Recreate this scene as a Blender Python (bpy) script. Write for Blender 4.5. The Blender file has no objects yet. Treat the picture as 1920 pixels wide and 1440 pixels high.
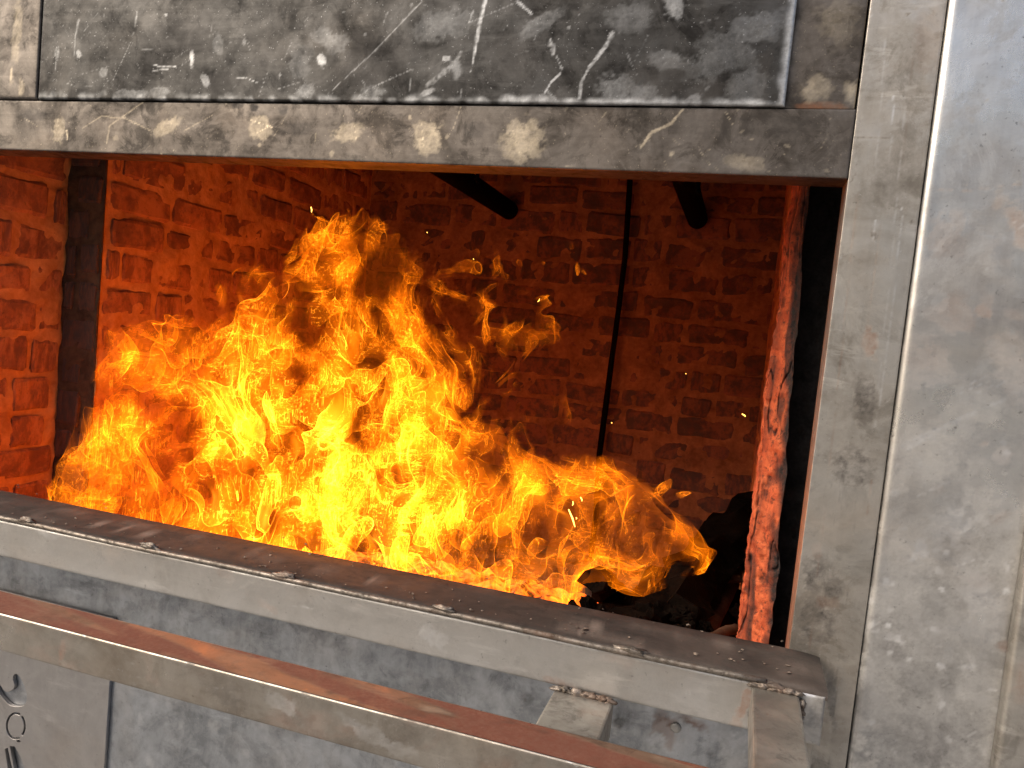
import bpy, bmesh, math, random
import numpy as np
from mathutils import Vector, Matrix

random.seed(7)
rng = np.random.default_rng(11)
sc = bpy.context.scene
COL = sc.collection
R = math.radians
EYE = 1.36                      # height of the eye above the ground; all heights below are given relative to the eye

# ------------------------------------------------------------------ camera
AX = np.array([[0.95170507, -0.1133736, -0.28531366],      # world X, Y, Z in camera terms (right, up, forward)
               [0.29092846, 0.03617135, 0.95606081],
               [0.09807187, 0.99289378, -0.06740807]])
cam = bpy.data.cameras.new('camera')
cam.sensor_width = 36.0
cam.lens = 1442.0 / 1920.0 * 36.0
cam.clip_start = 0.02
cam.clip_end = 200.0
cam_o = bpy.data.objects.new('camera', cam)
COL.objects.link(cam_o)
M3 = Matrix(((AX[0][0], AX[0][1], -AX[0][2]), (AX[1][0], AX[1][1], -AX[1][2]), (AX[2][0], AX[2][1], -AX[2][2])))
cam_o.matrix_world = Matrix.Translation((0, -1.0, EYE)) @ M3.to_4x4()
sc.camera = cam_o

# ------------------------------------------------------------------ world, sun, exposure
w = bpy.data.worlds.new('World')
sc.world = w
w.use_nodes = True
wn = w.node_tree.nodes
bg = wn['Background']
sky = wn.new('ShaderNodeTexSky')
sky.sky_type = 'NISHITA'
sky.sun_disc = False
sky.sun_elevation = R(38)
sky.sun_rotation = R(232)
sky.dust_density = 9.0
sky.air_density = 1.0
sky.ozone_density = 1.0
w.node_tree.links.new(sky.outputs[0], bg.inputs[0])
bg.inputs[1].default_value = 0.14

sun = bpy.data.lights.new('sun', 'SUN')
sun.energy = 0.8
sun.angle = R(60)
sun.color = (1.0, 0.98, 0.95)
sun_o = bpy.data.objects.new('sun', sun)
COL.objects.link(sun_o)
sun_o.location = (-1, -4, 5)
el, az = R(38), R(232)
to_sun = Vector((math.sin(az) * math.cos(el), math.cos(az) * math.cos(el), math.sin(el)))
sun_o.rotation_euler = to_sun.to_track_quat('Z', 'Y').to_euler()

sc.view_settings.view_transform = 'Standard'
sc.view_settings.look = 'None'
sc.view_settings.gamma = 1.0
sc.view_settings.exposure = 0.3
sc.view_settings.use_curve_mapping = False
sc.render.engine = 'CYCLES'
sc.cycles.max_bounces = 4
sc.cycles.diffuse_bounces = 2
sc.cycles.glossy_bounces = 2
sc.cycles.transparent_max_bounces = 96
sc.cycles.use_denoising = True
sc.cycles.sample_clamp_indirect = 8.0

# ------------------------------------------------------------------ helpers
def at(px, py, Y):
    """the point of the plane at depth Y that shows at this pixel of the 1920 x 1440 photograph (z from the eye)"""
    d = AX @ np.array([px - 960.0, -(py - 720.0), 1442.0])
    t = (Y + 1.0) / d[1]
    return np.array([t * d[0], Y, t * d[2]])

def tag(o, label=None, cat=None, group=None, kind=None):
    for k, v in (('label', label), ('category', cat), ('group', group), ('kind', kind)):
        if v: o[k] = v
    return o

def thing(name, label, cat, base, group=None, kind=None):
    o = bpy.data.objects.new(name, None)
    o.empty_display_size = 0.05
    COL.objects.link(o)
    o.location = (base[0], base[1], base[2] + EYE)
    o['base'] = [float(b) for b in base]
    return tag(o, label, cat, group, kind)

def base_of(o):
    b = Vector((0, 0, 0))
    while o is not None:
        b += Vector(o.get('base', (0, 0, 0)))
        o = o.parent
    return b

def link(name, me, parent=None, mat=None):
    """verts are in world terms with z from the eye"""
    o = bpy.data.objects.new(name, me)
    COL.objects.link(o)
    if parent is not None:
        o.parent = parent
        me.transform(Matrix.Translation(-base_of(parent)))
    else:
        o.location = (0, 0, EYE)
    if mat is not None and not me.materials:
        me.materials.append(mat)
    return o

def mesh_from(verts, faces, smooth=False):
    me = bpy.data.meshes.new('m')
    me.from_pydata([tuple(map(float, v)) for v in verts], [], faces)
    if smooth:
        me.polygons.foreach_set('use_smooth', [True] * len(me.polygons))
    me.update()
    return me

def bm_mesh(bm, smooth=False):
    bmesh.ops.recalc_face_normals(bm, faces=bm.faces)
    me = bpy.data.meshes.new('m')
    bm.to_mesh(me)
    bm.free()
    if smooth:
        me.polygons.foreach_set('use_smooth', [True] * len(me.polygons))
    return me

def box_bm(x0, x1, y0, y1, z0, z1, bev=0.0, seg=2):
    bm = bmesh.new()
    bmesh.ops.create_cube(bm, size=1.0)
    for v in bm.verts:
        v.co = Vector((x0 + (v.co.x + .5) * (x1 - x0), y0 + (v.co.y + .5) * (y1 - y0), z0 + (v.co.z + .5) * (z1 - z0)))
    if bev > 0:
        bmesh.ops.bevel(bm, geom=bm.edges[:], offset=bev, segments=seg, profile=0.5, affect='EDGES')
    return bm

# --- gradient noise in numpy
_PERM = rng.permutation(256).astype(np.int32)
_PERM = np.concatenate([_PERM, _PERM, _PERM])
_G = rng.normal(size=(256, 3)).astype(np.float32)
_G /= np.linalg.norm(_G, axis=1, keepdims=True)

def noise3(x, y, z, seed=0):
    x = np.asarray(x, np.float32) + np.float32(seed * 17.31); y = np.asarray(y, np.float32) + np.float32(seed * 5.77); z = np.asarray(z, np.float32) + np.float32(seed * 9.13)
    xi = np.floor(x); yi = np.floor(y); zi = np.floor(z)
    fx, fy, fz = x - xi, y - yi, z - zi
    X = xi.astype(np.int32) & 255; Y = yi.astype(np.int32) & 255; Z = zi.astype(np.int32) & 255
    u = fx * fx * fx * (fx * (fx * 6 - 15) + 10); v = fy * fy * fy * (fy * (fy * 6 - 15) + 10); t = fz * fz * fz * (fz * (fz * 6 - 15) + 10)
    def g(ix, iy, iz, dx, dy, dz):
        h = _PERM[_PERM[_PERM[ix] + iy] + iz]
        gg = _G[h]
        return gg[..., 0] * dx + gg[..., 1] * dy + gg[..., 2] * dz
    X1 = (X + 1) & 255; Y1 = (Y + 1) & 255; Z1 = (Z + 1) & 255
    a = g(X, Y, Z, fx, fy, fz); b = g(X1, Y, Z, fx - 1, fy, fz)
    c = g(X, Y1, Z, fx, fy - 1, fz); d = g(X1, Y1, Z, fx - 1, fy - 1, fz)
    e = g(X, Y, Z1, fx, fy, fz - 1); f = g(X1, Y, Z1, fx - 1, fy, fz - 1)
    h = g(X, Y1, Z1, fx, fy - 1, fz - 1); k = g(X1, Y1, Z1, fx - 1, fy - 1, fz - 1)
    a = a + u * (b - a); c = c + u * (d - c); e = e + u * (f - e); h = h + u * (k - h)
    a = a + v * (c - a); e = e + v * (h - e)
    return (a + t * (e - a)) * 1.6

def fbm(x, y, z, seed=0, octv=4, gain=0.5):
    s = 0; a = 1.0; f = 1.0
    for i in range(octv):
        s = s + a * noise3(x * f, y * f, z * f, seed + i * 3)
        a *= gain; f *= 2.03
    return s

def sstep(a, b, x):
    t = np.clip((x - a) / (b - a), 0, 1)
    return t * t * (3 - 2 * t)

# ------------------------------------------------------------------ materials
def N(nt, typ, **kw):
    n = nt.nodes.new(typ)
    for k, v in kw.items():
        if k.startswith('i_'):
            n.inputs[k[2:].replace('_', ' ')].default_value = v
        else:
            setattr(n, k, v)
    return n

def ramp(nt, src, stops):
    r = nt.nodes.new('ShaderNodeValToRGB')
    el = r.color_ramp.elements
    while len(el) < len(stops): el.new(0.5)
    for e, (p, c) in zip(el, stops):
        e.position = p
        e.color = (c, c, c, 1) if isinstance(c, (int, float)) else (*c, 1)
    nt.links.new(src, r.inputs[0])
    return r.outputs[0]

def mixc(nt, fac, a, b, blend='MIX'):
    m = nt.nodes.new('ShaderNodeMix')
    m.data_type = 'RGBA'
    m.blend_type = blend
    for sock, val in ((m.inputs[0], fac), (m.inputs[6], a), (m.inputs[7], b)):
        if isinstance(val, bpy.types.NodeSocket): nt.links.new(val, sock)
        elif isinstance(val, (int, float)): sock.default_value = val if sock.type == 'VALUE' else (val, val, val, 1)
        else: sock.default_value = (*val, 1)
    return m.outputs[2]

def math_(nt, op, a, b=None, c=None, clamp=False):
    m = nt.nodes.new('ShaderNodeMath')
    m.operation = op
    m.use_clamp = clamp
    for i, val in enumerate((a, b, c)):
        if val is None: continue
        if isinstance(val, bpy.types.NodeSocket): nt.links.new(val, m.inputs[i])
        else: m.inputs[i].default_value = val
    return m.outputs[0]

def new_mat(name):
    m = bpy.data.materials.new(name)
    m.use_nodes = True
    nt = m.node_tree
    return m, nt, nt.nodes['Principled BSDF']

def coord(nt, scale=(1, 1, 1), rot=(0, 0, 0), loc=(0, 0, 0)):
    tc = nt.nodes.new('ShaderNodeTexCoord')
    mp = nt.nodes.new('ShaderNodeMapping')
    mp.inputs['Scale'].default_value = scale
    mp.inputs['Rotation'].default_value = rot
    mp.inputs['Location'].default_value = loc
    nt.links.new(tc.outputs['Object'], mp.inputs[0])
    return mp.outputs[0]

def tex_noise(nt, vec, scale, detail=6, rough=0.6, dist=0.0):
    n = N(nt, 'ShaderNodeTexNoise', i_Scale=scale, i_Detail=detail, i_Roughness=rough, i_Distortion=dist)
    nt.links.new(vec, n.inputs['Vector'])
    return n.outputs['Fac']

def attr(nt, name):
    a = nt.nodes.new('ShaderNodeAttribute')
    a.attribute_name = name
    return a.outputs['Fac']

def steel(name, dark, light, rough=(0.35, 0.55), metallic=0.85, streak='z', blotch=9.0, rust=(0.16, 0.07, 0.035), mark_col=(0.75, 0.76, 0.77), seed=0.0, rust_amt=0.0, stain=0.5):
    """worn sheet steel: blotched tone, brushed streaks, fine dents; point attributes mark / soot / rust carry the wear with a shape of its own, and some painted-in light"""
    m, nt, p = new_mat(name)
    v = coord(nt, loc=(seed, seed * .7, seed * 1.3))
    b1 = tex_noise(nt, v, blotch, 8, 0.62, 0.9)
    b2 = tex_noise(nt, v, blotch * 4.5, 5, 0.6, 0.4)
    sv = coord(nt, scale=(90, 90, 1.6) if streak == 'z' else (1.6, 90, 90), loc=(seed, 0, seed))
    s1 = tex_noise(nt, sv, 1.0, 3, 0.6)
    t = math_(nt, 'ADD', math_(nt, 'MULTIPLY', b1, 0.62), math_(nt, 'ADD', math_(nt, 'MULTIPLY', b2, 0.26), math_(nt, 'MULTIPLY', s1, 0.12)))
    col = mixc(nt, ramp(nt, t, [(0.39, 0.0), (0.6, 1.0)]), dark, light)
    # warm film on part of it
    film = ramp(nt, tex_noise(nt, coord(nt, loc=(seed + 3.1, 1.7, 0.4)), blotch * 0.7, 5, 0.55, 0.6), [(0.48, 0.0), (0.66, 1.0)])
    col = mixc(nt, math_(nt, 'MULTIPLY', film, 0.3), col, (1.0, 0.86, 0.72), 'MULTIPLY')
    # dried stains with crisp rims, wiped smears, pale scuffs
    st1 = ramp(nt, tex_noise(nt, coord(nt, loc=(seed * 2.1, 4.4, seed)), blotch * 1.5, 9, 0.68, 0.7), [(0.5, 0.0), (0.535, 1.0), (0.63, 0.35), (0.66, 0.0)])
    col = mixc(nt, math_(nt, 'MULTIPLY', st1, 0.76 * stain), col, light)
    st2 = ramp(nt, tex_noise(nt, coord(nt, loc=(1.1, seed * 1.9, 7.0)), blotch * 2.3, 9, 0.7, 0.5), [(0.53, 0.0), (0.62, 1.0)])
    col = mixc(nt, math_(nt, 'MULTIPLY', st2, stain), col, tuple(c_ * 0.45 for c_ in dark))
    wv = coord(nt, scale=(10, 10, 55), rot=(0, R(38), 0), loc=(seed, 2, 1))
    sm = math_(nt, 'MULTIPLY', ramp(nt, tex_noise(nt, wv, 1.0, 7, 0.7, 0.3), [(0.54, 0.0), (0.66, 1.0)]), ramp(nt, tex_noise(nt, coord(nt, loc=(9, seed, 3)), blotch * 0.8, 3, 0.5), [(0.5, 0.0), (0.6, 1.0)]))
    col = mixc(nt, math_(nt, 'MULTIPLY', sm, 0.45), col, tuple(min(0.8, c_ * 1.35) for c_ in light))
    sp = ramp(nt, tex_noise(nt, v, 330, 2, 0.5), [(0.68, 0.0), (0.76, 1.0)])
    col = mixc(nt, math_(nt, 'MULTIPLY', sp, 0.22), col, mark_col)
    sd = ramp(nt, tex_noise(nt, coord(nt, loc=(5.3, seed, 2.2)), 140, 3, 0.6), [(0.66, 0.0), (0.76, 1.0)])
    col = mixc(nt, math_(nt, 'MULTIPLY', sd, 0.5), col, (0.035, 0.03, 0.027))
    # painted wear, with the painted glints and fire reflection
    br = tex_noise(nt, v, 260, 3, 0.6)
    edge = math_(nt, 'ADD', 0.45, math_(nt, 'MULTIPLY', br, 1.1))
    so = math_(nt, 'MULTIPLY', attr(nt, 'soot'), edge, clamp=True)
    ru = math_(nt, 'MULTIPLY', attr(nt, 'rust'), edge, clamp=True)
    if rust_amt:
        rr = ramp(nt, tex_noise(nt, coord(nt, loc=(1.3, seed, 8)), 14, 7, 0.62, 0.7), [(0.5, 0.0), (0.68, 1.0)])
        ru = math_(nt, 'MAXIMUM', ru, math_(nt, 'MULTIPLY', rr, rust_amt))
    mk = math_(nt, 'MULTIPLY', attr(nt, 'mark'), edge, clamp=True)
    col = mixc(nt, so, col, (0.03, 0.026, 0.024))
    col = mixc(nt, ru, col, rust)
    col = mixc(nt, mk, col, mark_col)
    nt.links.new(col, p.inputs['Base Color'])
    rg = nt.nodes.new('ShaderNodeMapRange')
    nt.links.new(t, rg.inputs[0])
    rg.inputs[1].default_value = 0.36; rg.inputs[2].default_value = 0.64
    rg.inputs[3].default_value = rough[1] + 0.05; rg.inputs[4].default_value = rough[0] - 0.04
    ro = math_(nt, 'ADD', rg.outputs[0], math_(nt, 'ADD', math_(nt, 'MULTIPLY', math_(nt, 'MAXIMUM', so, ru), 0.35), math_(nt, 'MULTIPLY', st2, 0.12)), clamp=True)
    nt.links.new(ro, p.inputs['Roughness'])
    me_ = math_(nt, 'MULTIPLY', metallic, math_(nt, 'SUBTRACT', 1.0, math_(nt, 'MAXIMUM', so, ru), clamp=True))
    nt.links.new(me_, p.inputs['Metallic'])
    bp = N(nt, 'ShaderNodeBump', i_Strength=0.25, i_Distance=0.002)
    hh = math_(nt, 'ADD', math_(nt, 'MULTIPLY', b2, 0.7), math_(nt, 'ADD', math_(nt, 'MULTIPLY', s1, 0.2), math_(nt, 'MULTIPLY', br, 0.15)))
    nt.links.new(hh, bp.inputs['Height'])
    nt.links.new(bp.outputs[0], p.inputs['Normal'])
    return m

M = {}
M['door'] = steel('scuffed_dark_steel', (0.01, 0.0097, 0.0095), (0.062, 0.061, 0.06), (0.34, 0.52), 0.8, 'x', 9, stain=0.36, seed=1.0, mark_col=(0.62, 0.64, 0.66))
M['lintel'] = steel('smoked_steel', (0.045, 0.039, 0.034), (0.155, 0.138, 0.124), (0.36, 0.52), 0.8, 'x', 10, seed=2.3, mark_col=(0.6, 0.52, 0.39))
M['jamb'] = steel('brushed_steel', (0.24, 0.225, 0.2), (0.5, 0.48, 0.445), (0.36, 0.52), 0.85, 'z', 8, stain=0.4, seed=3.7)
M['panel'] = steel('bare_panel_steel', (0.38, 0.375, 0.37), (0.8, 0.795, 0.77), (0.23, 0.42), 0.93, 'z', 5, stain=0.34, seed=4.9)
M['beam'] = steel('pale_beam_steel', (0.36, 0.35, 0.335), (0.56, 0.55, 0.53), (0.38, 0.52), 0.8, 'x', 8, stain=0.22, seed=6.1)
M['bar'] = steel('handle_bar_steel', (0.24, 0.215, 0.185), (0.45, 0.42, 0.375), (0.28, 0.42), 0.9, 'x', 9, stain=0.3, seed=7.7, rust=(0.24, 0.085, 0.045), rust_amt=0.25)
M['galv'] = steel('galvanised_steel', (0.22, 0.235, 0.255), (0.46, 0.485, 0.52), (0.34, 0.5), 0.85, 'z', 13, stain=0.3, seed=8.3)
M['plate'] = steel('cut_plate_steel', (0.3, 0.29, 0.29), (0.42, 0.41, 0.405), (0.4, 0.5), 0.85, 'z', 8, stain=0.2, seed=9.9)
M['weld'] = steel('weld_metal', (0.08, 0.068, 0.055), (0.27, 0.24, 0.21), (0.4, 0.6), 0.7, 'x', 60, seed=5.5, rust_amt=0.4)
M['arm'] = steel('arm_steel', (0.27, 0.25, 0.22), (0.45, 0.43, 0.39), (0.36, 0.5), 0.8, 'z', 12, seed=2.9, rust=(0.28, 0.15, 0.08), rust_amt=0.3)

def simple(name, a, b, scale, rough=0.8, metallic=0.0, bump=0.3, dist=0.004, detail=8, lo=0.38, hi=0.64, spec=0.3):
    m, nt, p = new_mat(name)
    v = coord(nt)
    n1 = tex_noise(nt, v, scale, detail, 0.65, 0.5)
    n2 = tex_noise(nt, v, scale * 6, 4, 0.6)
    t = math_(nt, 'ADD', math_(nt, 'MULTIPLY', n1, 0.7), math_(nt, 'MULTIPLY', n2, 0.3))
    nt.links.new(mixc(nt, ramp(nt, t, [(lo, 0.0), (hi, 1.0)]), a, b), p.inputs['Base Color'])
    p.inputs['Roughness'].default_value = rough
    p.inputs['Metallic'].default_value = metallic
    bp = N(nt, 'ShaderNodeBump', i_Strength=bump, i_Distance=dist)
    nt.links.new(t, bp.inputs['Height'])
    nt.links.new(bp.outputs[0], p.inputs['Normal'])
    p.inputs['Specular IOR Level'].default_value = spec
    return m

M['soot'] = simple('sooty_iron', (0.002, 0.0018, 0.0018), (0.007, 0.006, 0.006), 22, 0.85, 0.0, spec=0.02)
M['sill'] = steel('sooty_sill_plate', (0.012, 0.0095, 0.008), (0.046, 0.036, 0.031), (0.62, 0.8), 0.0, 'x', 9, seed=3.3, mark_col=(0.2, 0.16, 0.135))
M['char'] = simple('charred_wood', (0.002, 0.0016, 0.0013), (0.01, 0.006, 0.004), 28, 0.9, 0, 0.8, 0.006, spec=0.02)
M['bark'] = simple('dry_wood', (0.03, 0.013, 0.006), (0.09, 0.042, 0.02), 20, 0.85, 0, 0.8, 0.005)
M['hearth'] = simple('ash_hearth', (0.05, 0.045, 0.04), (0.18, 0.16, 0.15), 12, 0.95, 0, 0.6, 0.01)
M['ground'] = simple('concrete_ground', (0.26, 0.25, 0.235), (0.38, 0.37, 0.35), 2.0, 0.9, 0, 0.2, 0.004)

def brick_mat(name, cols, soot_amt, pale=(0.44, 0.2, 0.1)):
    m, nt, p = new_mat(name)
    oi = nt.nodes.new('ShaderNodeObjectInfo')
    tc = nt.nodes.new('ShaderNodeTexCoord')
    ad = N(nt, 'ShaderNodeVectorMath', operation='ADD')
    sc3 = N(nt, 'ShaderNodeVectorMath', operation='SCALE')
    sc3.inputs['Scale'].default_value = 37.0
    cmb = nt.nodes.new('ShaderNodeCombineXYZ')
    for i in range(3): nt.links.new(oi.outputs['Random'], cmb.inputs[i])
    nt.links.new(cmb.outputs[0], sc3.inputs[0])
    mu = N(nt, 'ShaderNodeVectorMath', operation='MULTIPLY')
    mu.inputs[1].default_value = (0.165, 0.05, 0.06)
    nt.links.new(tc.outputs['Object'], mu.inputs[0]); nt.links.new(mu.outputs[0], ad.inputs[0]); nt.links.new(sc3.outputs[0], ad.inputs[1])
    v = ad.outputs[0]
    col = ramp(nt, oi.outputs['Random'], [(i / (len(cols) - 1), c) for i, c in enumerate(cols)])
    n1 = tex_noise(nt, v, 16, 8, 0.66, 0.6)
    n2 = tex_noise(nt, v, 55, 5, 0.65)
    n3 = tex_noise(nt, v, 150, 3, 0.6)
    col = mixc(nt, ramp(nt, n1, [(0.42, 0.0), (0.66, 0.7)]), col, pale)
    so = math_(nt, 'MULTIPLY', ramp(nt, math_(nt, 'ADD', math_(nt, 'MULTIPLY', n1, 0.5), math_(nt, 'MULTIPLY', n2, 0.5)), [(0.44, 1.0), (0.56, 0.0)]), soot_amt)
    col = mixc(nt, so, col, (0.045, 0.026, 0.02))
    pit = ramp(nt, n3, [(0.3, 1.0), (0.37, 0.0)])
    col = mixc(nt, math_(nt, 'MULTIPLY', pit, 0.5), col, (0.03, 0.018, 0.014))
    nt.links.new(col, p.inputs['Base Color'])
    p.inputs['Roughness'].default_value = 0.85
    bp = N(nt, 'ShaderNodeBump', i_Strength=0.75, i_Distance=0.006)
    nt.links.new(math_(nt, 'ADD', math_(nt, 'MULTIPLY', n1, 0.7), math_(nt, 'ADD', math_(nt, 'MULTIPLY', n2, 0.22), math_(nt, 'MULTIPLY', n3, 0.05))), bp.inputs['Height'])
    nt.links.new(bp.outputs[0], p.inputs['Normal'])
    return m

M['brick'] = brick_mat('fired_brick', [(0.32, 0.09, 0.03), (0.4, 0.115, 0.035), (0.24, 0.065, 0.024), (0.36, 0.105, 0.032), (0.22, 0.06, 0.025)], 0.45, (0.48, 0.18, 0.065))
M['brick_soot_shade'] = brick_mat('soot_shade_brick', [(0.085, 0.028, 0.015), (0.12, 0.04, 0.02), (0.06, 0.021, 0.012)], 0.85, (0.13, 0.05, 0.026))  # soot plus the shade on the lining end, mixed into the colour
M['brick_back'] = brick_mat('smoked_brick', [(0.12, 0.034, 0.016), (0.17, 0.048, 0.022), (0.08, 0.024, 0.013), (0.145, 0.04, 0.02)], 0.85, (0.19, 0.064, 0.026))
M['mortar_back'] = simple('smoked_mortar', (0.13, 0.05, 0.02), (0.29, 0.122, 0.05), 13, 0.95, 0, 0.9, 0.007)
M['mortar'] = simple('lime_mortar', (0.34, 0.125, 0.04), (0.6, 0.26, 0.09), 13, 0.95, 0, 0.9, 0.007)
M['mortar_soot_shade'] = simple('soot_shade_mortar', (0.045, 0.02, 0.011), (0.13, 0.06, 0.03), 13, 0.95, 0, 0.9, 0.006)  # joints of the lining end, darkened for soot and shade alike

# ------------------------------------------------------------------ ground (below the picture)
g = link('ground', mesh_from([(-25, -30, -EYE), (25, -30, -EYE), (25, 12, -EYE), (-25, 12, -EYE)], [(0, 1, 2, 3)]), None, M['ground'])
tag(g, kind='structure', label='grey concrete ground under the oven')

# ------------------------------------------------------------------ gridded steel faces with painted wear
def seg_dist(X, Z, a, b):
    ax, az = a; bx, bz = b
    dx, dz = bx - ax, bz - az
    t = np.clip(((X - ax) * dx + (Z - az) * dz) / (dx * dx + dz * dz + 1e-12), 0, 1)
    return np.hypot(X - ax - t * dx, Z - az - t * dz), t

class Wear:
    """marks are given where they lie on the photographed face and turned into metres of that face"""
    def __init__(s, Y):
        s.Y = Y; s.items = []
    def line(s, ch, amt, pts, w0, w1=None, fray=0.5):
        P = [at(x, y, s.Y) for x, y in pts]
        s.items.append(('line', ch, amt, [(p[0], p[2]) for p in P], w0 * 3.6e-4, (w0 if w1 is None else w1) * 3.6e-4, fray))
    def spot(s, ch, amt, c, rx, rz, ang=0, fray=0.5):
        p = at(c[0], c[1], s.Y)
        s.items.append(('spot', ch, amt, (p[0], p[2]), rx * 7e-4, rz * 7e-4, R(ang), fray))
    def scatter(s, n, box, amt=0.35, lng=(6, 40), seed=0, ch='mark', w=1.3, lean=None):
        r = random.Random(seed)
        for i in range(n):
            x, y = r.uniform(box[0], box[2]), r.uniform(box[1], box[3])
            a = r.uniform(0, math.pi) if lean is None else R(lean) + r.gauss(0, .25)
            l = r.uniform(*lng) * r.random()
            s.line(ch, amt * r.uniform(.4, 1.2), [(x, y), (x + l * .5 * math.cos(a) + r.gauss(0, 1), y + l * .5 * math.sin(a)), (x + l * math.cos(a), y + l * math.sin(a))], w * r.uniform(.7, 1.6), w * .6, 0.8)
    def flecks(s, n, box, amt=0.5, size=(2, 6), seed=0, ch='mark'):
        r = random.Random(seed)
        for i in range(n):
            s.spot(ch, amt * r.uniform(.4, 1.2), (r.uniform(box[0], box[2]), r.uniform(box[1], box[3])), r.uniform(*size), r.uniform(*size), r.uniform(0, 90), 0.9)
    def paint(s, X, Z):
        out = {k: np.zeros_like(X) for k in ('mark', 'soot', 'rust')}
        n = fbm(X * 60, Z * 60, np.zeros_like(X), 3, 3)
        nf = fbm(X * 240, Z * 240, np.zeros_like(X), 5, 2)
        for it in s.items:
            ch, amt = it[1], it[2]
            if it[0] == 'line':
                pts, w0, w1, fray = it[3:]
                k = len(pts) - 1
                val = np.zeros_like(X)
                for i in range(k):
                    d, t = seg_dist(X, Z, pts[i], pts[i + 1])
                    ww = w0 + (w1 - w0) * (i + t) / k
                    ww = ww * (1 + fray * n)
                    val = np.maximum(val, 1 - sstep(0.6, 1.35, d / np.maximum(ww, 4.5e-4)))
                val *= np.clip(0.75 + fray * 1.2 * nf, 0, 1)
            else:
                c, rx, rz, ang, fray = it[3:]
                dx, dz = X - c[0], Z - c[1]
                u = (dx * math.cos(ang) + dz * math.sin(ang)) / rx
                v = (-dx * math.sin(ang) + dz * math.cos(ang)) / rz
                d = (np.abs(u) ** 2.6 + np.abs(v) ** 2.6) ** (1 / 2.6) + fray * (0.6 * n + 0.3 * nf)
                val = (1 - sstep(0.72, 1.16, d)) * np.clip(0.8 + 0.45 * n + 0.25 * nf, 0.1, 1)
            out[ch] = np.maximum(out[ch], amt * val)
        return out

def plate(name, x0, x1, z0, z1, yf, yb, mat, parent, res=0.004, r=0.003, wear=None, dent=0.0006, extra=None, seed=0):
    """a closed slab whose front (facing the viewer) is a fine grid with rounded edges, slight dents and painted wear"""
    def axis(a, b):
        e = [a + r * t for t in (0, .12, .35, .65, 1)]
        m = np.linspace(a + r, b - r, max(2, int((b - a) / res)))[1:-1]
        return np.array(e + list(m) + [b - (q - a) for q in e[::-1]])
    xs, zs = axis(x0, x1), axis(z0, z1)
    X, Z = np.meshgrid(xs, zs, indexing='ij')
    d = np.minimum(np.minimum(X - x0, x1 - X), np.minimum(Z - z0, z1 - Z))
    q = np.clip(1 - d / r, 0, 1)
    y = yf + r * (1 - np.sqrt(np.clip(1 - q * q, 0, 1)))
    if dent:
        fade = sstep(0, 0.02, d)
        y = y + fade * dent * (fbm(X * 6, Z * 6, np.full_like(X, seed), seed, 2) + 0.35 * fbm(X * 22, Z * 22, np.full_like(X, seed), seed + 2, 2))
    nx, nz = len(xs), len(zs)
    idx = np.arange(nx * nz).reshape(nx, nz)
    V = np.stack([X, y, Z], -1).reshape(-1, 3)
    F = np.stack([idx[:-1, :-1], idx[1:, :-1], idx[1:, 1:], idx[:-1, 1:]], -1).reshape(-1, 4).tolist()
    ring = list(idx[:, 0]) + list(idx[-1, 1:]) + list(idx[-2::-1, -1]) + list(idx[0, -2:0:-1])
    n0 = len(V); k = len(ring)
    B = V[ring].copy(); B[:, 1] = yb
    V = np.concatenate([V, B])
    for i in range(k):
        j = (i + 1) % k
        F.append((ring[j], ring[i], n0 + i, n0 + j))
    F.append([n0 + i for i in range(k)][::-1])
    me = bpy.data.meshes.new('m')
    me.from_pydata(V.tolist(), [], F)
    me.polygons.foreach_set('use_smooth', [True] * (len(F) - 1) + [False])
    if wear is not None or extra is not None:
        out = wear.paint(X, Z) if wear is not None else {k_: np.zeros_like(X) for k_ in ('mark', 'soot', 'rust')}
        if extra is not None: extra(X, Z, out)
        for ch, a in out.items():
            at_ = me.attributes.new(ch, 'FLOAT', 'POINT')
            at_.data.foreach_set('value', np.concatenate([np.clip(a, 0, 1).ravel(), np.zeros(k)]).astype(np.float32))
    me.update()
    return link(name, me, parent, mat)

# heights and widths of the front
XJ, XP = 0.092, 0.1735          # inner edge of the side post, seam of the side panel
ZL0, ZL1 = 0.2201, 0.3015       # lintel
ZS = -0.356                     # top of the sill
TOP = 0.62

front = thing('oven_facade', 'grey steel frame of lintel, post and sill around the fire opening', 'oven front', (-0.6, 0.0, -1.36))

# ---- lintel
wl = Wear(0.0)
for c, rx, rz, a, amt in (((110, 245), 20, 30, 5, .55), ((312, 237), 34, 16, 25, .6), ((487, 240), 27, 27, 0, .7), ((650, 250), 34, 20, 8, .6), ((803, 259), 32, 30, 0, .85), ((980, 264), 38, 38, 20, .75), ((1400, 305), 40, 14, 0, .4)):
    wl.spot('mark', amt * 0.62, c, rx, rz, a, 0.7)
for pts, w0, w1, amt in (([(155, 240), (190, 218), (235, 222), (285, 246)], 2.5, 2.5, .3), ([(200, 268), (205, 236), (270, 190)], 4, 3, .3), ([(345, 245), (400, 215)], 3, 1, .25),
                         ([(1202, 275), (1222, 248), (1258, 232), (1280, 205)], 6, 4, .5), ([(470, 225), (512, 240)], 1.5, 1, .9), ([(480, 250), (508, 236)], 1.5, 1, .9), ([(108, 222), (110, 240)], 2, 1.5, .9), ([(125, 245), (127, 262)], 4, 3, .8),
                         ([(850, 240), (866, 195)], 2, 1, .35), ([(790, 230), (795, 280)], 1.5, 1, .9), ([(665, 235), (668, 265)], 1.5, 1, .7), ([(960, 240), (975, 290)], 1.5, 1, .8), ([(1060, 312), (1190, 318)], 1.2, 1, .4)):
    wl.line('mark', amt, pts, w0, w1)
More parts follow.
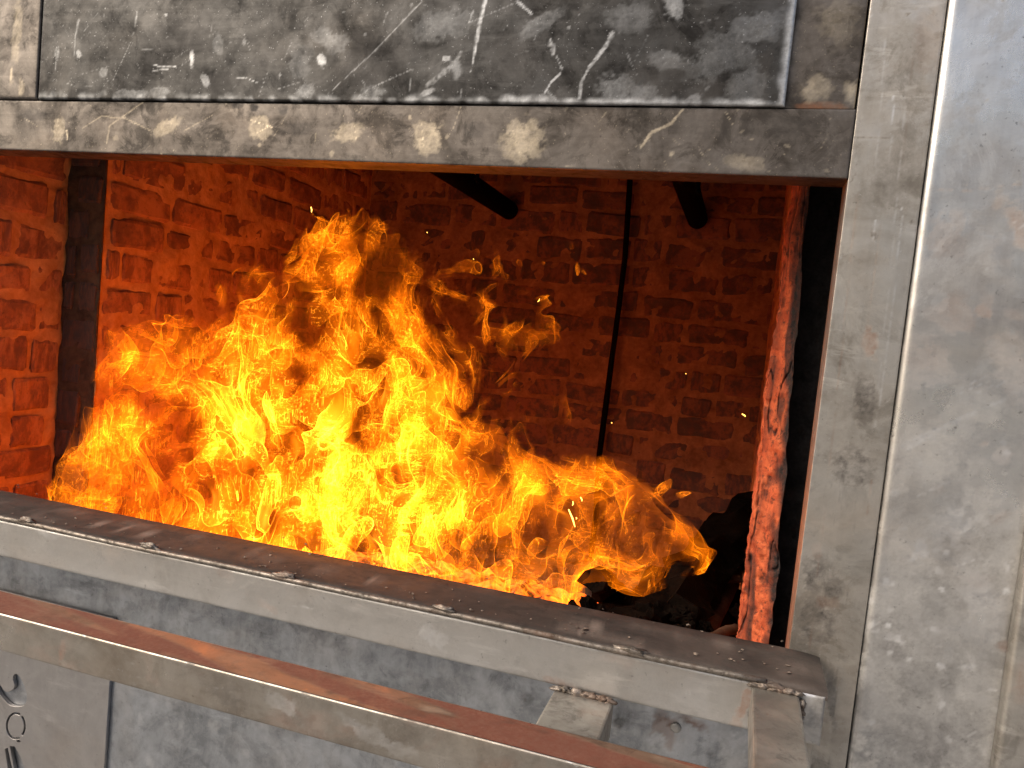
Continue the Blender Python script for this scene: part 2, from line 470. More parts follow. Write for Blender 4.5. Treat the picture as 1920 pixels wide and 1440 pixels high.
for c, rx, rz, amt in (((478, 202), 12, 8, .8), ((532, 207), 10, 8, .6), ((1420, 235), 130, 26, .55), ((1300, 230), 60, 20, .35), ((445, 198), 14, 5, .7), ((60, 215), 40, 14, .35), ((1560, 270), 18, 40, .35), ((560, 240), 40, 14, .25), ((890, 245), 24, 16, .3)):
    wl.spot('soot', amt, c, rx, rz, 0, 0.8)
wl.scatter(40, (0, 190, 1580, 325), .35, (8, 60), 1)
wl.flecks(20, (0, 190, 1580, 325), .4, (2, 6), 2)
lintel = plate('lintel', -1.75, XJ - 0.0006, ZL0, ZL1, 0.0, 0.05, M['lintel'], front, 0.002, 0.0016, wl, 0.0005, seed=1)

# ---- post to the right of the opening
wj = Wear(0.0)
for c, rx, rz, amt in (((1622, 745), 20, 42, .8), ((1600, 875), 36, 40, .8), ((1655, 850), 40, 8, .3), ((1525, 1078), 20, 36, .8), ((1562, 1102), 18, 20, .8), ((1530, 1165), 34, 46, .8), ((1639, 442), 7, 9, .6), ((1577, 681), 6, 7, .5), ((1555, 985), 60, 6, .3),
                       ((1630, 895), 14, 10, .4), ((1690, 330), 45, 60, .42), ((1650, 330), 18, 50, .35), ((1700, 120), 40, 70, .3), ((1640, 160), 30, 60, .25), ((1570, 800), 20, 60, .25), ((1620, 960), 20, 14, .25), ((1600, 600), 14, 60, .15), ((1560, 1300), 8, 60, .5), ((1525, 1190), 20, 10, .3)):
    wj.spot('soot', amt, c, rx, rz, 8, 0.7)
for c, rx, rz, amt in (((1633, 640), 13, 34, .55), ((1740, 80), 20, 60, .2), ((1530, 1035), 8, 14, .3), ((1552, 1130), 20, 12, .3)):
    wj.spot('rust', amt, c, rx, rz, 8, 0.8)
for x0_, y0_, x1_, y1_, ch, amt in ((1608, 360, 1515, 1240, 'rust', .28), (1650, 420, 1590, 900, 'rust', .2), (1676, 180, 1665, 305, 'mark', .6), (1700, 160, 1640, 800, 'mark', .2), (1606, 930, 1588, 1110, 'soot', .5), (1590, 1110, 1570, 1260, 'soot', .5), (1570, 1260, 1552, 1440, 'soot', .5),
                                     (1690, 420, 1650, 760, 'mark', .3), (1635, 900, 1622, 980, 'rust', .4), (1660, 70, 1640, 330, 'mark', .2), (1720, 10, 1690, 330, 'rust', .15), (1594, 258, 1668, 258, 'soot', .5), (1592, 215, 1588, 255, 'soot', .9), (1589, 262, 1582, 330, 'soot', .8), (1604, 325, 1592, 345, 'soot', .6), (1604, 305, 1606, 325, 'soot', .5)):
    wj.line(ch, amt, [(x0_, y0_), ((x0_ + x1_) / 2 + 2, (y0_ + y1_) / 2), (x1_, y1_)], 2.2, 1.6, 0.7)
wj.scatter(26, (1500, 0, 1740, 1440), .4, (20, 120), 3, lean=97)
wj.scatter(14, (1500, 0, 1740, 1440), .4, (30, 140), 4, ch='soot', lean=97)
wj.flecks(16, (1500, 0, 1740, 1440), .6, (2, 5), 5, 'soot')
post = plate('post', XJ, XP - 0.0005, -0.95, TOP, 0.0, 0.055, M['jamb'], front, 0.002, 0.0009, wj, 0.0005, seed=2)

plate('post', -1.75, -1.44, -0.95, ZL0 - 0.0006, 0.0, 0.055, M['jamb'], front, 0.01, 0.0012, None, 0.0005, seed=12)

# ---- infill beside the lifting door, seam with a burnt notch
wc = Wear(0.004)
wc.spot('rust', .9, (1535, 201), 44, 8, 0, 0.5)
wc.spot('soot', .95, (1603, 202), 8, 8, 0, 0.4)
for c, rx, rz, amt in (((1520, 60), 30, 60, .3), ((1500, 188), 10, 12, .6), ((1510, 120), 20, 50, .25)):
    wc.spot('soot', amt, c, rx, rz, 0, 0.8)
for c, rx, rz, amt in (((1530, 165), 24, 20, .4), ((1600, 175), 14, 20, .5), ((1570, 40), 30, 40, .15)):
    wc.spot('mark', amt, c, rx, rz, 20, 0.9)
infill = plate('infill_strip', -0.06, XJ - 0.0022, ZL1 + 0.0006, TOP, 0.004, 0.05, M['lintel'], front, 0.003, 0.0015, wc, 0.0005, seed=3)

# ---- strip to the left of the door
ws = Wear(-0.004)
for c, rx, rz, amt in (((32, 60), 14, 70, .25), ((22, 140), 5, 22, .5), ((40, 165), 8, 20, .4)):
    ws.spot('mark', amt, c, rx, rz, 0, 0.9)
plate('edge_strip', -1.75, -1.156, ZL1 + 0.0008, TOP, -0.004, 0.05, M['lintel'], front, 0.004, 0.004, ws, 0.0004, seed=4)

# ---- the lifting door
wd = Wear(-0.009)
L_ = wd.line
L_('mark', .45, [(790, 0), (700, 95), (612, 176)], 3.5, 1.6)
L_('mark', .95, [(908, 0), (898, 40), (889, 95), (881, 132)], 9, 1.6)
L_('mark', .7, [(885, 20), (878, 40)], 5, 2)
L_('mark', .8, [(1147, 62), (1132, 88), (1105, 122), (1090, 150), (1085, 182)], 9, 4)
L_('mark', .9, [(1049, 136), (1032, 152), (1020, 172)], 4, 3)
L_('mark', .6, [(1031, 70), (1037, 98)], 8, 7, 1.2)
L_('mark', .6, [(1042, 104), (1052, 126)], 4, 3, 1.2)
L_('mark', .5, [(650, 190), (705, 158), (772, 128), (762, 190)], 2.2, 1.4)
L_('mark', .85, [(283, 119), (300, 124), (326, 123)], 4, 3)
L_('mark', .8, [(283, 131), (312, 128)], 3, 2)
L_('mark', .5, [(144, 36), (137, 72), (135, 104)], 5, 2)
L_('mark', .4, [(104, 90), (100, 130)], 8, 6, 1)
L_('mark', .5, [(253, 20), (250, 50)], 3, 2)
L_('mark', .7, [(436, 146), (458, 144), (480, 154)], 2, 1.4)
L_('mark', .9, [(968, 0), (996, 24)], 5, 3)
L_('mark', .5, [(1026, 170), (1052, 196)], 4, 2)
L_('mark', .45, [(860, 190), (865, 160)], 2, 1)
L_('mark', .4, [(520, 165), (560, 152)], 2, 1)
L_('mark', .4, [(482, 180), (500, 130)], 1.6, 1)
L_('mark', .35, [(800, 158), (850, 120), (862, 95)], 9, 6, 1)
L_('mark', .35, [(880, 40), (960, 5)], 2, 1.2)
L_('mark', .4, [(208, 150), (243, 75)], 1.6, 1)
L_('mark', .35, [(530, 108), (545, 76)], 1.6, 1)
for c, rx, rz, a, amt in (((357, 109), 7, 17, 8, .9), ((600, 112), 9, 14, 35, .95), ((144, 100), 6, 8, 30, .8), ((191, 135), 10, 9, 0, .4), ((383, 150), 10, 14, 40, .7), ((1150, 165), 30, 28, 0, .35), ((1265, 10), 16, 24, 20, .6), ((1300, 185), 14, 8, 30, .5), ((800, 172), 14, 6, 20, .8), ((835, 108), 8, 5, 0, .8),
                          ((855, 130), 12, 20, 20, .35), ((620, 75), 46, 20, -20, .22), ((830, 45), 60, 30, 10, .2), ((240, 175), 40, 10, 0, .35), ((300, 170), 26, 10, 0, .3), ((570, 170), 20, 14, 0, .35), ((1180, 30), 40, 24, 0, .22), ((1350, 100), 60, 40, 30, .2), ((1420, 50), 50, 30, 10, .25), ((1250, 110), 30, 16, 0, .25), ((405, 80), 12, 24, 10, .18), ((560, 110), 30, 40, 0, .14), ((308, 26), 4, 3, 0, .8), ((455, 77), 3, 5, 0, .6), ((1010, 40), 40, 16, 30, .25), ((1205, 175), 24, 20, 0, .3), ((700, 170), 30, 10, 0, .3), ((1400, 160), 40, 30, 40, .2)):
    wd.spot('mark', amt, c, rx, rz, a, 0.8)
for c, rx, rz, amt in (((700, 110), 80, 50, .4), ((1240, 150), 60, 40, .4), ((340, 60), 70, 40, .3), ((960, 110), 60, 40, .3), ((1430, 140), 14, 60, .4), ((490, 118), 14, 8, .6), ((410, 150), 40, 20, .4), ((1330, 165), 60, 20, .35)):
    wd.spot('soot', amt, c, rx, rz, 0, 1.0)
wd.scatter(70, (80, 0, 1490, 200), .3, (8, 60), 6)
wd.flecks(22, (80, 0, 1490, 200), .4, (1.5, 5), 7)
def door_edge_glints(X, Z, out):  # paints the brightness of the bent edges where they catch light
    e = np.minimum(X + 1.1515, 0.0105 - X)
    n = fbm(X * 40, Z * 40, np.zeros_like(X), 9, 3)
    lo = 1 - sstep(0.0, 0.012 + 0.006 * n, Z - 0.3022)
    out['mark'] = np.maximum(0.55 * out['mark'], lo * np.clip(0.12 + 0.5 * n + 0.5 * sstep(-0.7, 0.0, X), 0, 0.9))
    ri = 1 - sstep(0.0, 0.013 + 0.006 * n, 0.0105 - X)
    out['mark'] = np.maximum(out['mark'], ri * 0.75)
door = thing('lifting_door', 'dark scratched steel lifting door above the fire opening', 'door', (-0.57, -0.004, 0.3027))
plate('door_sheet', -1.1515, 0.0105, 0.3022, TOP, -0.0055, 0.0, M['door'], door, 0.0022, 0.0032, wd, 0.0009, door_edge_glints, seed=5)

# ---- the panel right of the post, with a rolled edge
wp = Wear(-0.002)
for pts, w0, w1, amt, ch in (([(1700, 835), (1790, 790), (1885, 748)], 12, 5, .5, 'mark'), ([(1770, 742), (1860, 700)], 2.5, 1.5, .5, 'mark'), ([(1765, 752), (1850, 715)], 2, 1.5, .5, 'mark'), ([(1780, 760), (1862, 722)], 1.6, 1.2, .4, 'mark'), ([(1720, 930), (1785, 900)], 4, 2, .35, 'mark'), ([(1790, 228), (1808, 295)], 4, 2, .4, 'mark'), ([(1765, 800), (1850, 765)], 2, 1, .4, 'mark'),
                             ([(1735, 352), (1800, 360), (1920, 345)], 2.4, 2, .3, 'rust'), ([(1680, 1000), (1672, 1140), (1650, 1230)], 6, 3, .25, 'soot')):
    wp.line(ch, amt, pts, w0, w1, 0.8)
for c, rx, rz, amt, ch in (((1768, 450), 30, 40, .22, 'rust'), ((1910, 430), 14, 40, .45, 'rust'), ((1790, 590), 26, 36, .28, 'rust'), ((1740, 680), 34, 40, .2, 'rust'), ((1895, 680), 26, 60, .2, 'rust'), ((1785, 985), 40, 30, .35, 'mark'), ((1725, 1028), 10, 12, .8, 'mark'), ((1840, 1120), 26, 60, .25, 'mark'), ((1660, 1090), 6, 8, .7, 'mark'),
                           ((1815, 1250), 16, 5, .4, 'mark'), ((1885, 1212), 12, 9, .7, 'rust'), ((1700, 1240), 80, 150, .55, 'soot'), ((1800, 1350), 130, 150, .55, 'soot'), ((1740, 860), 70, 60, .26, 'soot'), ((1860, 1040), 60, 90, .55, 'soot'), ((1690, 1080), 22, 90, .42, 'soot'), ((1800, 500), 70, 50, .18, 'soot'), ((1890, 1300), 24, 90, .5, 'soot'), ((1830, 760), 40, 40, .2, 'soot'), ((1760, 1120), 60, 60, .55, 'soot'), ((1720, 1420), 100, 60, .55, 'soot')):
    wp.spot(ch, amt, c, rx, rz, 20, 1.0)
side = thing('side_panel', 'large bare steel panel with a rolled edge right of the opening', 'panel', (0.25, 0.0, -1.36))
wp.scatter(40, (1640, 0, 1920, 1440), .4, (20, 110), 8, lean=-28)
wp.scatter(20, (1640, 0, 1920, 1440), .3, (10, 60), 9)
wp.flecks(50, (1620, 820, 1920, 1440), .55, (2, 8), 10)
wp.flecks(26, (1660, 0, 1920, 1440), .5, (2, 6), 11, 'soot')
wp.flecks(18, (1700, 300, 1920, 1100), .35, (6, 22), 12, 'rust')
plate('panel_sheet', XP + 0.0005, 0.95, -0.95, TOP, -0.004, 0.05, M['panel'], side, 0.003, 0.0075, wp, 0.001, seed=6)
strip = thing('corner_strip', 'narrow upright steel strip on the panel at the lower corner', 'steel strip', (0.36, -0.02, -1.36))
wst = Wear(-0.02)
wst.spot('rust', .4, (1915, 1280), 12, 40, 0, 1)
plate('strip_sheet', 0.322, 0.42, -0.95, TOP, -0.02, -0.005, M['jamb'], strip, 0.006, 0.006, wst, 0.0006, seed=7)

# ---- sill: a sooty ledge on a pale box beam, a rod tacked along its front edge
YF = -0.11
def sill_top(x0, x1):
    xs = np.linspace(x0, x1, 420)
    prof = [(0.0015, ZS - 0.02), (0.001, ZS - 0.0025), (-0.001, ZS), (-0.03, ZS + 0.0002), (-0.06, ZS + 0.0002), (-0.09, ZS - 0.0004), (YF + 0.008, ZS - 0.0008), (YF + 0.003, ZS - 0.002), (YF + 0.0015, ZS - 0.006), (YF + 0.0015, ZS - 0.009)]
    V, F = [], []
    k = len(prof)
    for x in xs:
        t = max(0.0, (x - (x1 - 0.035)) / 0.035)
        for j, (y, z) in enumerate(prof):
            yy = y
            if x > 0.0905 and y > -0.0025: yy = min(y, -0.002)                       # laps in front of the post
            V.append((x, yy, z - 0.003 * t * t + 0.0006 * math.sin(x * 9) * (1 if j > 4 else .3)))
    for i in range(len(xs) - 1):
        for j in range(k - 1):
            F.append((i * k + j, i * k + j + 1, (i + 1) * k + j + 1, (i + 1) * k + j))
    me = bpy.data.meshes.new('m')
    me.from_pydata(V, [], F)
    me.polygons.foreach_set('use_smooth', [True] * len(F))
    A = np.array(V)
    n = fbm(A[:, 0] * 14, A[:, 1] * 30, A[:, 2] * 10, 21, 4)
    right = sstep(-0.35, 0.12, A[:, 0])
    mk = np.clip(0.3 * right * (0.45 + 0.9 * n) + 0.25 * sstep(0.3, .6, n), 0, .7)
    for (px, py, r_) in ((1115, 1178, .012), (700, 1090, .008), (280, 1003, .01), (1090, 1150, .006), (230, 990, .006), (190, 985, .006)):
        c = at(px, py, -0.06); c = at(px, py, -0.06 + (ZS - c[2]) * 2.2)
        dd = np.hypot((A[:, 0] - c[0]), (A[:, 1] - c[1]))
        mk = np.maximum(mk, .8 * (1 - sstep(.5, 1.2, dd / r_ + .5 * n)))
    a_ = me.attributes.new('mark', 'FLOAT', 'POINT'); a_.data.foreach_set('value', mk.astype(np.float32))
    me.update()
    return me
sl = link('sill_ledge', sill_top(-1.75, 0.1275), front, M['sill'])
wb = Wear(YF)
for c, rx, rz, amt, ch in (((620, 1135), 40, 12, .25, 'soot'), ((810, 1195), 30, 18, .4, 'mark'), ((560, 1125), 40, 10, .2, 'soot'), ((1160, 1230), 30, 18, .25, 'rust'), ((1300, 1300), 30, 24, .2, 'mark'), ((970, 1240), 4, 8, .6, 'soot'), ((90, 1000), 40, 12, .3, 'mark'), ((1060, 1290), 50, 10, .55, 'rust'), ((1130, 1318), 40, 8, .5, 'rust'), ((1395, 1320), 10, 50, .6, 'rust'), ((1290, 1300), 4, 4, .7, 'soot'), ((1535, 1330), 14, 34, .5, 'soot'), ((1520, 1300), 10, 16, .5, 'mark')):
    wb.spot(ch, amt, c, rx, rz, -12, 0.9)
wb.scatter(34, (0, 980, 1500, 1340), .35, (10, 60), 13, lean=12)
wb.flecks(22, (0, 980, 1500, 1340), .5, (1.5, 5), 14, 'soot')
wb.flecks(16, (0, 980, 1500, 1340), .3, (6, 24), 15, 'rust')
beam = plate('box_beam', -1.75, 0.126, -0.4195, ZS - 0.0065, YF, 0.0 - 0.004, M['beam'], front, 0.002, 0.004, wb, 0.0004, seed=8)

def tube_mesh(path, radii, seg=10, wob=0.0, cap=True):
    V, F = [], []
    P = [Vector(p) for p in path]
    k = len(P)
    for i, p in enumerate(P):
        t = (P[min(i + 1, k - 1)] - P[max(i - 1, 0)]).normalized()
        u = t.cross(Vector((0, 0, 1)) if abs(t.z) < 0.9 else Vector((1, 0, 0))).normalized()
        v = t.cross(u)
        r = radii[i] if hasattr(radii, '__len__') else radii
        for j in range(seg):
            a = 2 * math.pi * j / seg
            rr = r * (1 + wob * random.uniform(-1, 1))
            V.append(p + u * math.cos(a) * rr + v * math.sin(a) * rr)
    for i in range(k - 1):
        for j in range(seg):
            F.append((i * seg + j, i * seg + (j + 1) % seg, (i + 1) * seg + (j + 1) % seg, (i + 1) * seg + j))
    if cap:
        F.append(tuple(range(seg))[::-1]); F.append(tuple((k - 1) * seg + j for j in range(seg)))
    return mesh_from(V, F, True)

xs = np.linspace(-1.75, 0.062, 60)
link('edge_rod', tube_mesh([(x, YF - 0.0008 + 0.0006 * math.sin(x * 11), ZS - 0.0035 + 0.0006 * math.sin(x * 17)) for x in xs], 0.0038, 8), beam, M['weld'])

def blob(c, size, seed, flat=1.0):
    bm = bmesh.new()
    bmesh.ops.create_icosphere(bm, subdivisions=3, radius=1.0)
    for v in bm.verts:
        d = float(fbm(np.array([v.co.x * 1.4 + seed]), np.array([v.co.y * 1.4]), np.array([v.co.z * 1.4]), seed, 3)[0])
        v.co = Vector(c) + Vector((v.co.x * size[0], v.co.y * size[1], v.co.z * size[2])) * (1 + 0.6 * d)
    return bm_mesh(bm, True)
for i, (px, py, s) in enumerate(((52, 976, 1.0), (280, 1024, 1.0), (535, 1079, 1.0), (832, 1141, .95), (1182, 1221, 1.15), (1445, 1287, 1.1))):
    c = at(px, py, YF - 0.001)
    link('weld', blob(c, (0.0155 * s, 0.0042, 0.0042 * s), i + 1), beam, M['weld'])

# arms that carry the bar
ARM_Z = -0.4035
def arm(xc, z, wdt, y1, mat, name='arm'):
    bm = box_bm(xc - wdt / 2, xc + wdt / 2, y1, YF + 0.001, z - 0.045, z, 0.003, 2)
    return link(name, bm_mesh(bm), front, mat)
arm(-0.138, -0.4225, 0.072, -0.243, M['arm'])
a2 = arm(0.0735, -0.3665, 0.05, -0.36, M['arm'])
# rusty weld along the arm root
for i, t in enumerate(np.linspace(-0.169, -0.107, 9)):
    link('weld', blob((t, YF - 0.003, -0.4205 + 0.001 * math.sin(i * 2.1)), (0.0085 + 0.002 * math.sin(i * 4.3), 0.004, 0.0032 + 0.0012 * math.sin(i * 2.7)), 20 + i), front, M['weld'])
for i, t in enumerate(np.linspace(0.052, 0.096, 6)):
    link('weld', blob((t, YF - 0.0025, -0.365 + 0.0012 * math.sin(i * 1.7)), (0.008 + 0.002 * math.sin(i * 3.3), 0.0036, 0.003 + 0.001 * math.sin(i * 2.2)), 40 + i), front, M['weld'])
for i, t in enumerate(np.linspace(-0.375, -0.4, 4)):
    link('weld', blob((0.1005, YF - 0.004, t), (0.005, 0.005, 0.006), 50 + i), front, M['weld'])
# lug plate below the end of the beam
bm = box_bm(0.1015, 0.121, -0.1, -0.085, -0.62, -0.4196, 0.002, 1)
link('lug_plate', bm_mesh(bm), front, M['arm'])

# handle bar
wbr = Wear(-0.3)
for c, rx, rz, amt, ch in (((430, 1310), 36, 26, .55, 'soot'), ((560, 1350), 30, 18, .4, 'soot'), ((530, 1320), 26, 14, .35, 'mark'), ((800, 1385), 60, 26, .4, 'soot'), ((930, 1430), 50, 24, .5, 'soot'), ((370, 1275), 20, 14, .4, 'soot'), ((115, 1225), 6, 24, .4, 'rust'), ((700, 1380), 60, 12, .3, 'mark')):
    wbr.spot(ch, amt, c, rx, rz, -12, 1.0)
wbr.scatter(40, (0, 1160, 1100, 1430), .35, (10, 60), 16, lean=14)
wbr.flecks(24, (0, 1160, 1100, 1430), .4, (3, 14), 17, 'soot')
plate('handle_bar', -1.6, 0.11, -0.4455, -0.3995, -0.3, -0.247, M['bar'], front, 0.002, 0.0024, wbr, 0.0003, seed=9)

def bar_top():  # thin film on the bar; its red holds rust and reflected fire
    xs_, ys_ = np.linspace(-1.6, 0.1085, 430), np.linspace(-0.2985, -0.249, 16)
    A, B_ = np.meshgrid(xs_, ys_, indexing='ij')
    n1_ = fbm(A * 16, B_ * 34, np.zeros_like(A), 77, 4); n2_ = fbm(A * 5 + B_ * 22, B_ * 12, np.zeros_like(A), 78, 4)
    top = np.full_like(A, -0.3995 + 0.0005)
    k_ = len(ys_)
    idx = np.arange(A.size).reshape(A.shape)
    V_ = np.concatenate([np.stack([A, B_, top], -1).reshape(-1, 3), np.stack([A, B_, top - 0.0004], -1).reshape(-1, 3)])
    up = np.stack([idx[:-1, :-1], idx[1:, :-1], idx[1:, 1:], idx[:-1, 1:]], -1).reshape(-1, 4)
    me = bpy.data.meshes.new('m')
    me.from_pydata(V_.tolist(), [], np.concatenate([up, up[:, ::-1] + A.size]).tolist())
    ru = np.clip(0.85 - 0.85 * sstep(-0.05, 0.3, n2_) - 0.3 * sstep(0.2, .6, n1_), 0, 1)
    mk = np.clip(0.6 * sstep(0.2, 0.5, n2_ + .3 * n1_), 0, 1)
    so_ = 0.75 * sstep(0.25, 0.6, n1_ - .2 * n2_) * sstep(-0.5, -0.1, A)
    for ch, a in (('rust', ru), ('mark', mk), ('soot', so_)):
        at_ = me.attributes.new(ch, 'FLOAT', 'POINT'); at_.data.foreach_set('value', np.tile(a.ravel(), 2).astype(np.float32))
    me.update()
    return me
M['bar_rust_reflection'] = steel('rust_reflection_bar_top', (0.2, 0.13, 0.09), (0.36, 0.24, 0.17), (0.35, 0.5), 0.6, 'x', 12, seed=1.7, rust=(0.15, 0.045, 0.026), mark_col=(0.38, 0.27, 0.19))  # the fire's red reflection put into the colour along with rust
link('rust_reflection_film', bar_top(), front, M['bar_rust_reflection'])

plate('plinth_sheet', -1.75, 0.95, -1.36, -0.9505, 0.0, 0.05, M['galv'], front, 0.02, 0.002)

# ---- lower sheet and the plate with cut-outs
low = thing('lower_sheet', 'blue grey galvanised sheet below the sill beam', 'metal sheet', (-0.5, -0.02, -1.36))
wg = Wear(-0.02)
for c, rx, rz, amt, ch in (((1250, 1365), 26, 22, .9, 'rust'), ((1300, 1355), 24, 9, .7, 'rust'), ((1255, 1395), 8, 14, .8, 'rust'), ((1160, 1355), 9, 10, .8, 'soot'), ((990, 1310), 10, 10, .5, 'soot'), ((1240, 1400), 30, 60, .35, 'mark'), ((1370, 1410), 30, 40, .4, 'mark'), ((200, 1070), 120, 20, .3, 'soot'), ((560, 1170), 160, 20, .3, 'soot'), ((330, 1370), 40, 30, .35, 'soot'), ((230, 1410), 40, 30, .3, 'soot'), ((400, 1360), 16, 12, .35, 'mark'), ((900, 1290), 60, 30, .15, 'mark')):
    wg.spot(ch, amt, c, rx, rz, -15, 1.0)
wg.flecks(60, (0, 1040, 1400, 1440), .3, (3, 16), 18)
wg.flecks(40, (0, 1040, 1400, 1440), .35, (3, 14), 19, 'soot')
plate('galvanised_sheet', -1.75, 0.0905, -0.95, -0.4205, -0.02, 0.045, M['galv'], low, 0.0035, 0.002, wg, 0.0012, seed=10)
c = at(1267, 1364, -0.021)
bm = bmesh.new()
bmesh.ops.create_uvsphere(bm, u_segments=12, v_segments=8, radius=0.007)
for v in bm.verts: v.co = Vector((c[0] + v.co.x, -0.021 + v.co.y * .5, c[2] + v.co.z))
link('screw', bm_mesh(bm, True), low, M['beam'])

def curve_plate(name, outer, holes, yf, thick, mat, parent):
    cu = bpy.data.curves.new('c', 'CURVE')
    cu.dimensions = '2D'
    cu.fill_mode = 'BOTH'
    cu.extrude = thick / 2
    cu.bevel_depth = 0.0006
    cu.bevel_resolution = 1
    for pts in [outer] + holes:
        s = cu.splines.new('POLY')
        s.points.add(len(pts) - 1)
        for q, (x, z) in zip(s.points, pts): q.co = (x, z, 0, 1)
        s.use_cyclic_u = True
    o = bpy.data.objects.new('c', cu)
    COL.objects.link(o)
    dg = bpy.context.evaluated_depsgraph_get()
    me = bpy.data.meshes.new_from_object(o.evaluated_get(dg))
    bpy.data.objects.remove(o)
    me.materials.clear()
    me.transform(Matrix(((1, 0, 0, 0), (0, 0, -1, yf + thick / 2), (0, 1, 0, 0), (0, 0, 0, 1))))
    return link(name, me, parent, mat)
YP = -0.0262
def on_plate(pts): return [tuple(at(x, y, YP)[[0, 2]]) for x, y in pts]
def closed(pts, k=6):
    """smooth closed outline through the points"""
    out = []
    n = len(pts)
    for i in range(n):
        p0, p1, p2, p3 = (np.array(pts[(i + j - 1) % n], float) for j in range(4))
        for t in np.linspace(0, 1, k, endpoint=False):
            out.append(tuple(0.5 * ((2 * p1) + (p2 - p0) * t + (2 * p0 - 5 * p1 + 4 * p2 - p3) * t * t + (3 * p1 - p0 - 3 * p2 + p3) * t ** 3)))
    return out
tl = at(213, 1160, YP)
xr, zt = tl[0], tl[2]
cut = thing('cut_out_plate', 'pale grey steel plate with laser cut ornament behind the handle bar', 'steel plate', (-1.2, YP, -1.1))
h1 = closed([(27, 1264), (33, 1264), (42, 1276), (50, 1296), (51, 1312), (46, 1322), (34, 1325), (20, 1323), (8, 1312), (-3, 1296), (-6, 1275), (0, 1282), (10, 1296), (22, 1294), (27, 1285), (24, 1272)])
ring_o = [(30 + 19 * math.cos(a), 1361 + 26.5 * math.sin(a)) for a in np.linspace(R(62), R(300), 34)]
ring_i = [(30 + 14.5 * math.cos(a), 1361 + 21 * math.sin(a)) for a in np.linspace(R(300), R(62), 34)]
h2 = ring_o + ring_i
ring_o2 = [(30 + 19 * math.cos(a), 1361 + 26.5 * math.sin(a)) for a in np.linspace(R(-52), R(48), 18)]
ring_i2 = [(30 + 14.5 * math.cos(a), 1361 + 21 * math.sin(a)) for a in np.linspace(R(48), R(-52), 18)]
h3 = ring_o2 + ring_i2
h4 = [(9, 1404), (15, 1401), (26, 1452), (22, 1470), (16, 1450)]
h5 = [(18, 1398), (28, 1399), (40, 1420), (50, 1450), (52, 1480), (36, 1480), (26, 1440)]
h6 = closed([(32, 1387), (38, 1388), (39, 1391), (33, 1391)], 3)
curve_plate('plate_body', [(-1.75, zt), (-1.75, -1.1), (xr, -1.1), (xr, zt)], [on_plate(h) for h in (h1, h2, h3, h4, h5, h6)], YP, 0.005, M['plate'], cut)

# ------------------------------------------------------------------ the brick firebox
XLW, XLR = -1.24, -1.33         # lining wall on the left, bare wall in front of it
YE = 0.23                       # where the lining starts
YB = 1.33
ZF, ZC = -0.66, 0.60
COURSE = 0.0735

def brick_variant(seed):
    """a unit brick (1 x 1 x 1, front face at y = 0 looking to -y) with chipped, rounded front edges"""
    r = random.Random(seed)
    gx = [0, 0.05, 0.36, 0.66, 0.95, 1]
    gz = [0, 0.11, 0.52, 0.89, 1]
    V, F = [], []
    for i, x in enumerate(gx):
        for j, z in enumerate(gz):
            ex, ez = i in (0, 5), j in (0, 4)
            y = (0.045 if ex or ez else 0.0) + r.uniform(-0.02, 0.025)
            if ex and ez: y += 0.05
            chip = r.random() < 0.1
            V.append((x + (r.uniform(-.012, .012)) + (0.03 * (1 if i == 0 else -1) if ex and ez else 0), y + (0.12 if chip and (ex or ez) else 0), z + r.uniform(-.03, .03) + (0.06 * (1 if j == 0 else -1) if ex and ez else 0)))
    nz = len(gz)
    for i in range(5):
        for j in range(4):
            F.append((i * nz + j, (i + 1) * nz + j, (i + 1) * nz + j + 1, i * nz + j + 1))
    n0 = len(V)
    ring = [i * nz for i in range(6)] + [5 * nz + j for j in range(1, 5)] + [i * nz + 4 for i in range(4, -1, -1)] + [j for j in range(3, 0, -1)]
    for q in ring:
        V.append((V[q][0], 1.0, V[q][2]))
    k = len(ring)
    for a in range(k):
        b = (a + 1) % k
        F.append((ring[b], ring[a], n0 + a, n0 + b))
    me = mesh_from(V, F, False)
    return me
VAR = {}
for key in ('brick', 'brick_soot_shade', 'brick_back'):
    VAR[key] = []
    for s in range(9):
        me = brick_variant(100 + s)
        me.materials.append(M[key])
        VAR[key].append(me)

